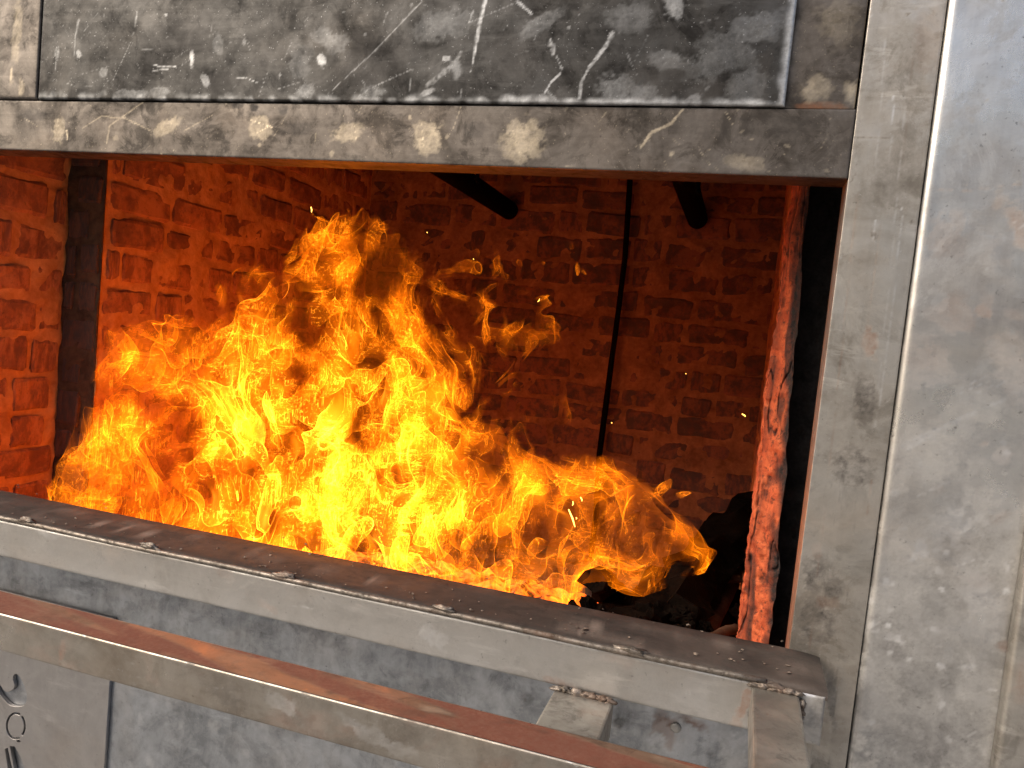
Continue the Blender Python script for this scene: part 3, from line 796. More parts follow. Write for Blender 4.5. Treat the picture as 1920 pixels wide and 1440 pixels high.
def mortar_sheet(o, u, n, lu, lz, mat, parent, amp=0.003, thick=0.09, res=0.008):
    """the bedding behind the bricks: an uneven slab from o along u (horizontal) and z, its face looking along n"""
    o, u, n = Vector(o), Vector(u), Vector(n)
    na, nb = max(3, int(lu / res)), max(3, int(lz / res))
    A, Bz = np.meshgrid(np.linspace(0, lu, na), np.linspace(0, lz, nb), indexing='ij')
    d = amp * (1.1 * fbm(A * 14 + o.x * 3, Bz * 14 + o.y * 3, np.zeros_like(A), 4, 3) + 0.5 * fbm(A * 45, Bz * 45, np.zeros_like(A) + o.y, 8, 2)) - 0.001
    V = [o + u * float(A[i, j]) + Vector((0, 0, float(Bz[i, j]))) + n * float(d[i, j]) for i in range(na) for j in range(nb)]
    F = [(i * nb + j, (i + 1) * nb + j, (i + 1) * nb + j + 1, i * nb + j + 1) for i in range(na - 1) for j in range(nb - 1)]
    k = len(V)
    V += [o - n * thick, o + u * lu - n * thick, o + u * lu + Vector((0, 0, lz)) - n * thick, o + Vector((0, 0, lz)) - n * thick]
    ids = [0, (na - 1) * nb, na * nb - 1, nb - 1]
    F += [(k, k + 1, k + 2, k + 3)]
    rows = [[i * nb for i in range(na)], [(na - 1) * nb + j for j in range(nb)], [i * nb + nb - 1 for i in range(na - 1, -1, -1)], list(range(nb - 1, -1, -1))]
    for q, row in enumerate(rows):
        F.append(tuple(row[::-1]) + (k + q, k + (q + 1) % 4) if False else tuple(row) + (k + (q + 1) % 4, k + q))
    me = mesh_from(V, F, False)
    me.polygons.foreach_set('use_smooth', [True] * ((na - 1) * (nb - 1)) + [False] * (len(F) - (na - 1) * (nb - 1)))
    return link('mortar', me, parent, mat)

def lay(parent, o, u, n, lu, z0, z1, key, blen=0.178, proud=0.0012, seed=0, joint=0.011, zslope=0.0):
    """irregular running bond; bricks stand a little proud of the mortar"""
    r = random.Random(seed)
    o, u, n = Vector(o), Vector(u), Vector(n)
    pb = base_of(parent)
    z = z0
    row = 0
    while z < z1 - 0.02:
        h = COURSE * r.uniform(0.88, 1.1)
        s = -r.uniform(0, blen * 0.6) - (blen * 0.5 if row % 2 else 0)
        while s < lu:
            L = blen * (r.uniform(0.52, 0.6) if r.random() < 0.28 else r.uniform(0.88, 1.14))
            a, b = max(s, 0.0), min(s + L, lu)
            if b - a > 0.03:
                j = joint * r.uniform(0.7, 1.6)
                jv = joint * r.uniform(0.75, 1.5)
                p = proud + r.uniform(-0.0035, 0.0025)
                me = r.choice(VAR[key])
                ob = bpy.data.objects.new('brick', me)
                COL.objects.link(ob)
                ob.parent = parent
                x_, y_ = u, -n
                rot = Matrix((x_, y_, Vector((0, 0, 1)))).transposed()
                wdt, hgt = max(0.02, b - a - j), h - jv
                pos = o + u * (a + j / 2) + Vector((0, 0, z + jv / 2 + r.uniform(-.005, .005))) + n * p - pb - Vector((0, 0, o.z))
                ob.matrix_local = Matrix.Translation(pos) @ (rot @ Matrix.Rotation(r.uniform(-.045, .045), 3, 'Y')).to_4x4() @ Matrix.Diagonal((wdt, 0.05, hgt, 1))
            s += L
        z += h
        row += 1

back = thing('back_wall', 'dark red brick wall at the back of the firebox', 'brick wall', kind='thing', base=(-0.6, YB, ZF))
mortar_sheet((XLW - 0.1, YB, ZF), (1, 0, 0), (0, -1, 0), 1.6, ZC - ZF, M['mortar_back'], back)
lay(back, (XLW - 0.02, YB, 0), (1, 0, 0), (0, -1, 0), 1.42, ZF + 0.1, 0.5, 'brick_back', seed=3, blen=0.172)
left = thing('left_lining_wall', 'orange lit brick side wall behind the flames', 'brick wall', kind='thing', base=(XLW, 0.7, ZF))
mortar_sheet((XLW, YE + 0.004, ZF), (0, 1, 0), (1, 0, 0), YB - YE - 0.006, ZC - ZF, M['mortar'], left, thick=0.085, amp=0.0055)
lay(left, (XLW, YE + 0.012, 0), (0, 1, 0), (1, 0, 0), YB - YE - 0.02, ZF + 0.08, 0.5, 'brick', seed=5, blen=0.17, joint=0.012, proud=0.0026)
# its end, turned from the fire: soot and shade put into the colours
lend = thing('left_lining_end', 'soot black, shade toned brick end of the side wall lining', 'brick wall', kind='thing', base=(XLW - 0.045, YE, ZF))
mortar_sheet((XLR - 0.02, YE, ZF), (1, 0, 0), (0, -1, 0), XLW - XLR + 0.02, ZC - ZF, M['mortar_soot_shade'], lend, thick=0.003)
lay(lend, (XLR, YE, 0), (1, 0, 0), (0, -1, 0), XLW - XLR + 0.002, ZF + 0.08, 0.5, 'brick_soot_shade', seed=6, blen=0.11, joint=0.013, proud=0.004)
lfront = thing('front_side_wall', 'pale mortared brick wall at the edge beside the sooty, shade toned strip', 'brick wall', kind='thing', base=(XLR, 0.1, ZF))
mortar_sheet((XLR, 0.056, ZF), (0, 1, 0), (1, 0, 0), YE + 0.05 - 0.056, ZC - ZF, M['mortar'], lfront, thick=0.08, amp=0.0055)
lay(lfront, (XLR, 0.056, 0), (0, 1, 0), (1, 0, 0), YE - 0.056, ZF + 0.05, 0.5, 'brick', seed=8, blen=0.16, joint=0.013, proud=0.0026)

# right lining: inner face towards the fire, crumbling red end towards the viewer
XRI = 0.043
YR = 0.2
right = thing('right_lining_wall', 'crumbling red brick edge of the lining beside the steel post', 'brick wall', kind='thing', base=(XRI + 0.05, YR, ZF))
mortar_sheet((XRI + 0.012, YB, ZF), (0, -1, 0), (-1, 0, 0), YB - YR - 0.08, ZC - ZF, M['mortar'], right, thick=0.06)
lay(right, (XRI + 0.012, YB, 0), (0, -1, 0), (-1, 0, 0), YB - YR - 0.09, ZF + 0.08, 0.5, 'brick', seed=9)

def crumble(x0, x1, y0, z0, z1, seed):
    """the broken end of the lining: bulging, cracked plaster over bricks, leaning back to the right"""
    nu, nz = 48, 460
    us = np.linspace(-0.55, 1, nu); zs = np.linspace(z0, z1, nz)
    U, Z = np.meshgrid(us, zs, indexing='ij')
    O_ = np.zeros_like(U)
    w1 = fbm(U * 0.9, Z * 9, O_, seed, 4)
    w2 = fbm(U * 3.0, Z * 50, O_, seed + 3, 4)
    crack = np.abs(fbm(U * 1.1 + 4, Z * 4, O_, seed + 7, 3))
    # brick joints show on the fire side, plaster covers the outer part down to a torn edge
    zz = (Z - z0) / COURSE + 0.12 * w1
    jt = np.abs(zz - np.round(zz)) * COURSE
    bare = 1 - sstep(0.05, 0.3, U + 0.45 * fbm(O_, Z * 7, O_ + 2, seed + 9, 3))
    wid = (x1 - x0) * (0.62 + 0.75 * sstep(0.25, -0.45, Z)) * (1 + 0.12 * w1)
    X = x0 + np.maximum(U, 0) * wid + 0.003 * w1 + 0.003 * w2 * (U < 0.05)
    Y = y0 - np.minimum(U, 0) * 0.09 + 0.004 * w1 + 0.005 * w2 - 0.04 * np.maximum(U, 0) + 0.007 * (1 - sstep(0.0, 0.05, crack))
    Y = Y + bare * 0.009 + bare * 0.007 * (1 - sstep(0.003, 0.008, jt))
    idx = np.arange(nu * nz).reshape(nu, nz)
    V = np.stack([X, Y, Z], -1).reshape(-1, 3)
    F = np.stack([idx[:-1, :-1], idx[1:, :-1], idx[1:, 1:], idx[:-1, 1:]], -1).reshape(-1, 4)
    me = bpy.data.meshes.new('m')
    me.from_pydata(V.tolist(), [], F.tolist())
    me.polygons.foreach_set('use_smooth', [True] * len(F))
    so = sstep(0.6, 0.95, U + 0.5 * w1) * 0.98
    so = np.maximum(so, 0.85 * (1 - sstep(0.015, 0.05, crack)) * (U > 0.1))
    so = np.maximum(so, 0.75 * sstep(0.15, 0.5, fbm(U * 0.8, Z * 6 + 9, O_, seed + 21, 4)) * sstep(0.2, 0.6, U))
    so = np.maximum(so, 0.6 * sstep(0.4, 0.75, w2 + 0.4 * w1))
    so = np.maximum(so, 0.85 * sstep(0.1, 0.45, fbm(U * 2.4, Z * 7 + 3, O_, seed + 25, 5)) * sstep(0.1, 0.3, U))
    a_ = me.attributes.new('soot', 'FLOAT', 'POINT'); a_.data.foreach_set('value', so.ravel().astype(np.float32))
    b_ = me.attributes.new('bare', 'FLOAT', 'POINT'); b_.data.foreach_set('value', (bare * sstep(0.003, 0.008, jt) * (U > 0)).ravel().astype(np.float32))
    me.update()
    return me
m, nt, p = new_mat('red_plaster')
v = coord(nt)
n1 = tex_noise(nt, v, 45, 9, 0.7, 0.9); n2 = tex_noise(nt, v, 130, 5, 0.65)
pc = mixc(nt, ramp(nt, n1, [(0.38, 0.0), (0.64, 1.0)]), (0.34, 0.06, 0.018), (0.6, 0.145, 0.05))
pc = mixc(nt, ramp(nt, n2, [(0.36, 0.8), (0.47, 0.0)]), pc, (0.06, 0.02, 0.012))
pc = mixc(nt, math_(nt, 'MULTIPLY', attr(nt, 'bare'), 0.75), pc, (0.2, 0.04, 0.016))
pc = mixc(nt, math_(nt, 'MULTIPLY', attr(nt, 'soot'), math_(nt, 'ADD', 0.6, math_(nt, 'MULTIPLY', n2, 0.8)), clamp=True), pc, (0.012, 0.01, 0.01))
nt.links.new(pc, p.inputs['Base Color'])
p.inputs['Roughness'].default_value = 0.9
bp = N(nt, 'ShaderNodeBump', i_Strength=0.8, i_Distance=0.004)
nt.links.new(math_(nt, 'ADD', n1, math_(nt, 'MULTIPLY', n2, 0.5)), bp.inputs['Height'])
nt.links.new(bp.outputs[0], p.inputs['Normal'])
M['plaster'] = m
link('crumbled_edge', crumble(XRI - 0.006, XRI + 0.027, YR, ZF, ZC - 0.05, 31), right, M['plaster'])
bm = box_bm(XRI + 0.02, 0.19, YR + 0.045, YR + 0.07, ZF, ZC - 0.05)
link('sooted_backing', bm_mesh(bm), right, simple('sooted_plaster', (0.02, 0.019, 0.019), (0.05, 0.047, 0.046), 30, 0.9, 0, 0.6, 0.004, spec=0.05))

# closing sheets of the firebox: hearth, hood, outer casing (not seen, they keep the daylight out)
hearth = link('hearth', bm_mesh(box_bm(-1.45, 0.3, 0.054, 1.45, ZF - 0.1, ZF)), None, M['hearth'])
tag(hearth, 'ash covered hearth under the fire', 'hearth', kind='structure')
cas = thing('oven_casing', 'black steel hood and casing closing the firebox', 'oven casing', (-0.6, 0.7, ZC))
link('hood_sheet', bm_mesh(box_bm(-1.75, 0.95, 0.056, 1.5, ZC, ZC + 0.02)), cas, M['soot'])
link('casing_side', bm_mesh(box_bm(0.93, 0.95, 0.06, 1.5, -1.3, ZC - 0.001)), cas, M['soot'])
link('casing_side', bm_mesh(box_bm(-1.75, -1.42, 0.056, 1.5, -1.3, ZC - 0.001)), cas, M['soot'])
link('casing_back', bm_mesh(box_bm(-1.75, 0.95, 1.5, 1.52, -1.3, ZC + 0.02)), cas, M['soot'])
link('casing_front', bm_mesh(box_bm(-1.76, 0.09, 0.052, 0.055, ZL1 - 0.03, ZC - 0.001)), cas, M['soot'])

# two black pipes running to the back, and the long rod on the back wall
for i, (px, py, lab) in enumerate(((955, 392, 'black round pipe under the lintel, nearer the middle of the opening'), (1308, 408, 'black round pipe under the lintel, nearer the steel post'))):
    e = at(px, py, YB - 0.02)
    z_ = e[2] - 0.004
    t = thing('roof_pipe', lab, 'pipe', (e[0], 0.7, z_), 'pipes under the roof of the firebox')
    link('pipe_tube', tube_mesh([(e[0], 0.12, z_ + 0.02), (e[0], 0.6, z_ + 0.01), (e[0], YB - 0.02, z_)], 0.029, 20), t, M['soot'])
    hx, hz = (895, 335) if i == 0 else (1308, 356)
    h = at(hx, hz, 0.5)
    link('hook', tube_mesh([(h[0], 0.5, h[2] + 0.16), (h[0], 0.5, h[2] - 0.003), (h[0] + 0.004, 0.5, h[2] - 0.007)], 0.0045, 8), t, M['soot'])
pts = []
for px, py in ((1181, 330), (1180, 360), (1172, 480), (1160, 580), (1146, 680), (1136, 760), (1124, 850), (1118, 960)):
    q = at(px, py, YB - 0.035)
    pts.append((q[0], YB - 0.035, q[2]))
rd = link('wall_rod', tube_mesh([(pts[0][0], YB - 0.035, 0.58)] + pts + [(pts[-1][0], YB - 0.035, ZF)], 0.0085, 10, 0.1), None, M['soot'])
tag(rd, 'thin black iron rod standing against the back wall', 'rod')

# ------------------------------------------------------------------ firewood
def log_mesh(a, b, r, seed, seg=9, n=22, rough=0.14):
    a, b = Vector(a), Vector(b)
    t = (b - a).normalized()
    u = t.cross(Vector((0, 0, 1))).normalized(); v = t.cross(u)
    V, F = [], []
    for i in range(n):
        s = i / (n - 1)
        c = a + (b - a) * s + u * 0.25 * r * math.sin(s * 4 + seed) + v * 0.2 * r * math.sin(s * 6 + seed * 2)
        for j in range(seg):
            an = 2 * math.pi * j / seg
            d = float(fbm(np.array([math.cos(an) * 1.6 + seed]), np.array([math.sin(an) * 1.6]), np.array([s * 5.0]), seed, 3)[0])
            V.append(c + (u * math.cos(an) + v * math.sin(an)) * r * (1 + rough * d * 1.6))
    for i in range(n - 1):
        for j in range(seg):
            F.append((i * seg + j, i * seg + (j + 1) % seg, (i + 1) * seg + (j + 1) % seg, (i + 1) * seg + j))
    F.append(tuple(range(seg))[::-1]); F.append(tuple((n - 1) * seg + j for j in range(seg)))
    me = mesh_from(V, F, r < 0.018)
    return me
LOGS = [((1108, 1085, .34), (1185, 1135, .62), .026, 'char', 'charred log end poking out of the flames above the sill'),
        ((1250, 1170, .3), (1418, 955, .95), .05, 'char', 'black slanting log leaning up against the lining'),
        ((1180, 1180, .3), (1330, 1080, .8), .045, 'char', 'black log lying low behind the sill'),
        ((1330, 1190, .45), (1375, 1070, .75), .016, 'bark', 'thin brown stick leaning upright beside the lining'),
        ((1280, 1096, .6), (1390, 1086, .62), .008, 'bark', 'thin twig lying level on the wood pile'),
        ((1325, 1196, .22), (1383, 1178, .3), .008, 'bark', 'short pale stick with a hollow end at the sill'),
        ((1120, 1190, .4), (1290, 1150, .7), .05, 'char', 'thick burnt log at the foot of the flames'),
        ((1230, 1195, .25), (1300, 1120, .5), .02, 'char', 'slim burnt branch across the wood pile'),
        ((1300, 1110, .8), (1400, 1000, 1.1), .07, 'char', 'big black log at the back of the pile'),
        ((1180, 1210, .6), (1390, 1140, .9), .08, 'char', 'broad black log under the pile')]
for i, (a, b, r, mt, lab) in enumerate(LOGS):
    A, B_ = at(*a), at(*b)
    me = log_mesh(A, B_, r, i + 2, n=16 if r > .02 else 10, rough=0.42 if r > .02 else 0.14)
    o = link('log' if r > .018 else 'stick', me, None, M[mt])
    tag(o, lab, 'firewood', 'firewood in the hearth')
def ember_mat(name, lo, hi, power):
    m, nt, p = new_mat(name)
    v = coord(nt)
    n1 = tex_noise(nt, v, 26, 5, 0.6, 0.4)
    hot = ramp(nt, n1, [(lo, 0.0), (hi, 1.0)])
    nt.links.new(mixc(nt, hot, (0.02, 0.017, 0.015), (0.1, 0.04, 0.02)), p.inputs['Base Color'])
    p.inputs['Roughness'].default_value = 0.9
    p.inputs['Emission Color'].default_value = (1.0, 0.14, 0.01, 1)
    nt.links.new(math_(nt, 'MULTIPLY', hot, power), p.inputs['Emission Strength'])
    return m
for i in range(22):
    rr = random.Random(500 + i)
    c = at(rr.uniform(1080, 1400), rr.uniform(1150, 1220), rr.uniform(0.12, 0.55))
    bm = bmesh.new()
    bmesh.ops.create_icosphere(bm, subdivisions=3, radius=1.0)
    sz = rr.uniform(0.012, 0.03)
    q = Matrix.Rotation(rr.uniform(0, 6), 3, Vector((rr.random(), rr.random(), rr.random() + .01)).normalized())
    for v in bm.verts:
        d = float(noise3(np.array([v.co.x * 1.3 + i * 3.1]), np.array([v.co.y * 1.3]), np.array([v.co.z * 1.3]), i)[0])
        v.co = Vector(c) + q @ (Vector((v.co.x * 1.5, v.co.y * .8, v.co.z * .7)) * sz * (1 + 0.6 * d + 0.35 * float(noise3(np.array([v.co.x * 4 + i]), np.array([v.co.y * 4]), np.array([v.co.z * 4]), i + 9)[0])))
    o = link('charcoal_lump', bm_mesh(bm), None, M['char'])
    tag(o, 'small black charcoal lump in the dark corner behind the sill', 'charcoal', 'charcoal lumps in the corner of the hearth')
# flakes of ash and char on the ledge
bm = bmesh.new()
for i in range(150):
    rr = random.Random(900 + i)
    x_, y_ = rr.uniform(-1.2, 0.09), rr.choice((rr.uniform(-0.1, 0.04), rr.uniform(-0.1, -0.06)))
    if x_ > 0.085: y_ = min(y_, -0.01)
    sz = rr.uniform(0.0008, 0.0026) * (1.8 if rr.random() < .12 else 1)
    vs = [bm.verts.new((x_ + sz * math.cos(a) * rr.uniform(.5, 1.4), y_ + sz * math.sin(a) * rr.uniform(.5, 1.4), ZS + 0.0009 + rr.uniform(0, .5) * sz)) for a in (0, 1.3, 2.6, 3.9, 5.1)]
    tp = bm.verts.new((x_, y_, ZS + 0.0009 + sz * rr.uniform(.4, .9)))
    for k in range(5): bm.faces.new((vs[k], vs[(k + 1) % 5], tp))
fl = link('ash_flakes', bm_mesh(bm), None, simple('ash_flake', (0.03, 0.025, 0.022), (0.3, 0.24, 0.19), 90, 0.95))
tag(fl, 'scattered ash and char flakes on the sooty ledge', 'ash', kind='stuff')
# the bed of embers under the flames
M['ember'] = ember_mat('glowing_embers', 0.42, 0.62, 2.5)
n_ = 90
gx, gy = np.meshgrid(np.linspace(-1.18, 0.0, n_), np.linspace(0.12, 0.85, 60), indexing='ij')
hump = 0.11 * np.exp(-((gx + .6) / .42) ** 4) * np.exp(-((gy - .45) / .3) ** 4)
gz = ZF + 0.004 + hump + 0.03 * np.abs(fbm(gx * 18, gy * 18, np.zeros_like(gx), 2, 3)) * (hump > 0.004)
idx = np.arange(n_ * 60).reshape(n_, 60)
me = bpy.data.meshes.new('m')
me.from_pydata(np.stack([gx, gy, gz], -1).reshape(-1, 3).tolist(), [], np.stack([idx[:-1, :-1], idx[1:, :-1], idx[1:, 1:], idx[:-1, 1:]], -1).reshape(-1, 4).tolist())
me.update()
eb = link('ember_bed', me, None, M['ember'])
tag(eb, 'glowing ember bed on the hearth under the flames', 'embers', kind='stuff')

# ------------------------------------------------------------------ the fire
def yc_of(X):
    return np.interp(X, [-1.2, -1.0, -0.75, -0.4, 0.05], [0.2, 0.28, 0.42, 0.45, 0.42])
def fire_pt(px, py):
    y = 0.4
    for _ in range(8):
        q = at(px, py, y); y = float(yc_of(q[0]))
    return q[0], q[2]
OUT = [(128, 1010), (122, 930), (128, 868), (168, 800), (196, 700), (232, 645), (300, 610), (360, 600), (418, 598), (436, 570), (440, 520), (478, 478), (540, 458), (590, 425), (630, 396), (690, 398), (738, 428), (768, 500), (765, 575),
       (800, 600), (850, 640), (880, 690), (872, 740), (905, 780), (975, 800), (990, 850), (1035, 880), (1100, 868), (1160, 885), (1215, 930), (1270, 985), (1318, 1030), (1300, 1062), (1262, 1095), (1215, 1110), (1150, 1080), (1090, 1090), (1075, 1150), (1060, 1260), (600, 1180), (128, 1070)]
poly = np.array([fire_pt(*q) for q in OUT])
VOX = 0.0047
x0f, x1f, y0f, y1f, z0f, z1f = -1.26, 0.06, 0.07, 0.80, -0.60, 0.26
nxf, nyf, nzf = (int((b - a) / VOX) for a, b in ((x0f, x1f), (y0f, y1f), (z0f, z1f)))
fxs = (x0f + VOX * np.arange(nxf)).astype(np.float32)
fys = (y0f + VOX * np.arange(nyf)).astype(np.float32)
fzs = (z0f + VOX * np.arange(nzf)).astype(np.float32)

def poly_sdf(X, Z, P):
    d = np.full(X.shape, 9.0); ins = np.zeros(X.shape, bool)
    k = len(P)
    for i in range(k):
        a, b = P[i], P[(i + 1) % k]
        dd, _ = seg_dist(X, Z, a, b)
        d = np.minimum(d, dd)
        cond = ((a[1] > Z) != (b[1] > Z))
        with np.errstate(divide='ignore', invalid='ignore'):
            xi = (b[0] - a[0]) * (Z - a[1]) / (b[1] - a[1] + 1e-12) + a[0]
        ins ^= cond & (X < xi)
    return np.where(ins, d, -d)
X2, Z2 = np.meshgrid(fxs, fzs, indexing='ij')
S2 = poly_sdf(X2, Z2, poly)
# detached wisps to the right of the plume: (px, py, half length, half width, lean)
WISPS = [(1062, 455, .012, .007, -60), (1072, 488, .019, .006, -65), (972, 490, .009, .006, 10), (1015, 488, .010, .005, 25), (908, 487, .005, .007, 80), (1240, 915, .016, .009, 60), (1275, 935, .013, .006, 20), (1010, 560, .011, .003, 40), (583, 393, .004, .009, 80),
         (862, 512, .045, .010, 28), (965, 620, .03, .012, 60), (990, 727, .03, .012, -15), (1290, 1060, .03, .016, 60), (1225, 1125, .03, .014, 60), (668, 408, .03, .010, -25), (725, 440, .03, .014, 50), (830, 545, .05, .010, 8)]
# the torn fringe on the lee side: thin enough there for the sheets to break up
FR = np.array([fire_pt(*q) for q in [(735, 470), (820, 480), (905, 475), (960, 560), (1020, 580), (1030, 650), (930, 690), (960, 720), (1035, 725), (1050, 830), (1000, 870), (860, 800), (740, 650)]])
S2 = np.maximum(S2, np.minimum(poly_sdf(X2, Z2, FR) * 0.6, -0.0045))
for px, py, a, b, ang in WISPS:
    c = fire_pt(px, py)
    dx, dz = X2 - c[0], Z2 - c[1]
    an = R(ang)
    u = dx * math.cos(an) + dz * math.sin(an); v = -dx * math.sin(an) + dz * math.cos(an)
    v = v + 0.25 * a * np.sin(u / a * 2.2)
    q = np.sqrt((u / a) ** 2 + (v / b) ** 2)
    S2 = np.maximum(S2, (1 - q) * (b * 1.8 + 0.016))
YC2 = yc_of(X2)
for px, py, sx, sz, amt in ((1150, 1000, .18, .13, .052), (1000, 1040, .16, .12, .036), (230, 900, .1, .14, .02), (680, 470, .09, .07, .018)):   # fuller bulges of the mass
    c = fire_pt(px, py)
    S2 = S2 + np.where(S2 > -0.004, amt * np.exp(-((X2 - c[0]) / sx) ** 2 - ((Z2 - c[1]) / sz) ** 2), 0) * sstep(-0.004, 0.015, S2)
def gauss(px, py, sx, sz):
    c = fire_pt(px, py)
    return np.exp(-((X2 - c[0]) / sx) ** 2 - ((Z2 - c[1]) / sz) ** 2)
HOT2 = 0.36 + 0.3 * gauss(1120, 1000, .18, .12) + 0.7 * gauss(560, 1000, .34, .1) + 1.25 * gauss(620, 960, .26, .22) + 0.75 * gauss(690, 740, .2, .16) + 0.6 * gauss(740, 1060, .16, .12) + 0.45 * gauss(420, 800, .26, .13) + 0.3 * gauss(620, 560, .12, .1) + 0.25 * gauss(960, 960, .15, .1)
HOT2 = HOT2 * (1 - 0.6 * gauss(260, 940, .16, .16)) * (1 - 0.5 * gauss(880, 1060, .07, .12)) * (1 - 0.1 * gauss(1230, 1000, .16, .2))

def up_noise(seed, freq, stretch=(1, 1, 1), step=4):
    """slow noise evaluated on a coarse grid and enlarged"""
    cx, cy, cz = (o_ + VOX * step * (np.arange(n // step + 5) - 1) for o_, n in ((x0f, nxf), (y0f, nyf), (z0f, nzf)))
    A, B_, C_ = np.meshgrid(cx, cy, cz, indexing='ij')
    a = noise3(A * freq * stretch[0], B_ * freq * stretch[1], C_ * freq * stretch[2], seed)
    for axis, n in ((0, nxf), (1, nyf), (2, nzf)):
        t = np.arange(n) / step
        i = t.astype(int); f = t - i
        wts = ((1 - f) ** 3 / 6, (3 * f ** 3 - 6 * f ** 2 + 4) / 6, (-3 * f ** 3 + 3 * f ** 2 + 3 * f + 1) / 6, f ** 3 / 6)
        sh = [1, 1, 1]; sh[axis] = n
        a = sum(np.take(a, i + k, axis) * w_.astype(np.float32).reshape(sh) for k, w_ in enumerate(wts))
    return a.astype(np.float32)

GX, GY, GZ = fxs[:, None, None], fys[None, :, None], fzs[None, None, :]
wx = 0.075 * up_noise(1, 5.0) + 0.04 * up_noise(4, 11.0, step=3) + 0.006 * up_noise(34, 20.0, step=2)
wy = 0.06 * up_noise(2, 5.0) + 0.035 * up_noise(5, 11.0, step=3)
wz = 0.085 * up_noise(3, 4.0) + 0.045 * up_noise(6, 10.0, step=3) + 0.006 * up_noise(36, 20.0, step=2)
# swirling displacement of the envelope
def sample2(A2, X, Z):
    i = np.clip(((X - x0f) / VOX), 0, nxf - 1.001); k = np.clip(((Z - z0f) / VOX), 0, nzf - 1.001)
    i0 = i.astype(np.int32); k0 = k.astype(np.int32)
    fi, fk = i - i0, k - k0
    return A2[i0, k0] * (1 - fi) * (1 - fk) + A2[i0 + 1, k0] * fi * (1 - fk) + A2[i0, k0 + 1] * (1 - fi) * fk + A2[i0 + 1, k0 + 1] * fi * fk
S2 = S2.astype(np.float32)
ENV = sample2(S2, GX + 0.34 * wx, GZ + 0.34 * wz).astype(np.float32)
hw = (0.04 + 0.75 * np.clip(S2, 0, 0.16)).astype(np.float32)[:, None, :]
DEP = (hw - np.abs(GY + 0.5 * wy - YC2.astype(np.float32)[:, None, :])) * 0.9
ENV = np.minimum(ENV, DEP)
HOT = HOT2.astype(np.float32)[:, None, :]

def surface_net(F, iso=0.0):
    """a quad mesh of the level set: vertices (grid units) and quads"""
    s = F > iso
    c = s[:-1, :-1, :-1].astype(np.int8)
    tot = np.zeros_like(c)
    for a in (0, 1):
        for b in (0, 1):
            for d in (0, 1):
                tot = tot + s[a:s.shape[0] - 1 + a, b:s.shape[1] - 1 + b, d:s.shape[2] - 1 + d]
    act = (tot > 0) & (tot < 8)
    I = np.argwhere(act)
    if len(I) == 0: return np.zeros((0, 3)), np.zeros((0, 4), int)
    num = np.full(act.shape, -1, np.int32)
    num[act] = np.arange(len(I))
    acc = np.zeros((len(I), 3), np.float32); cnt = np.zeros(len(I), np.float32)
    corners = {}
    for a in (0, 1):
        for b in (0, 1):
            for d in (0, 1):
                corners[(a, b, d)] = F[I[:, 0] + a, I[:, 1] + b, I[:, 2] + d] - iso
    for p, f0 in corners.items():
        for ax in range(3):
            if p[ax]: continue
            q = list(p); q[ax] = 1
            f1 = corners[tuple(q)]
            cr = (f0 > 0) != (f1 > 0)
            t = np.where(cr, f0 / np.where(cr, f0 - f1, 1), 0)
            for k in range(3):
                acc[:, k] += np.where(cr, p[k] + (t if k == ax else 0), 0)
            cnt += cr
    V = I + acc / cnt[:, None]
    Q = []
    for ax in range(3):
        o1, o2 = [(1, 2), (2, 0), (0, 1)][ax]
        sl0 = [slice(None)] * 3; sl1 = [slice(None)] * 3
        sl0[ax] = slice(0, -1); sl1[ax] = slice(1, None)
        ch = s[tuple(sl0)] != s[tuple(sl1)]
        E_ = np.argwhere(ch)
        ok = (E_[:, o1] > 0) & (E_[:, o2] > 0) & (E_[:, o1] < F.shape[o1] - 1) & (E_[:, o2] < F.shape[o2] - 1)
        E_ = E_[ok]
        def n_(d1, d2):
            J = E_.copy(); J[:, o1] -= d1; J[:, o2] -= d2
            return num[J[:, 0], J[:, 1], J[:, 2]]
        q = np.stack([n_(1, 1), n_(0, 1), n_(0, 0), n_(1, 0)], -1)
        Q.append(q)
    Q = np.concatenate(Q)
    return V, Q[(Q >= 0).all(1)]

def trilin(A, V):
    i = np.clip(V.astype(np.int32), 0, np.array(A.shape) - 2)
    f = V - i
    r = 0
    for a in (0, 1):
        for b in (0, 1):
            for d in (0, 1):
                wgt = (f[:, 0] if a else 1 - f[:, 0]) * (f[:, 1] if b else 1 - f[:, 1]) * (f[:, 2] if d else 1 - f[:, 2])
                r = r + A[i[:, 0] + a, i[:, 1] + b, i[:, 2] + d] * wgt
    return r

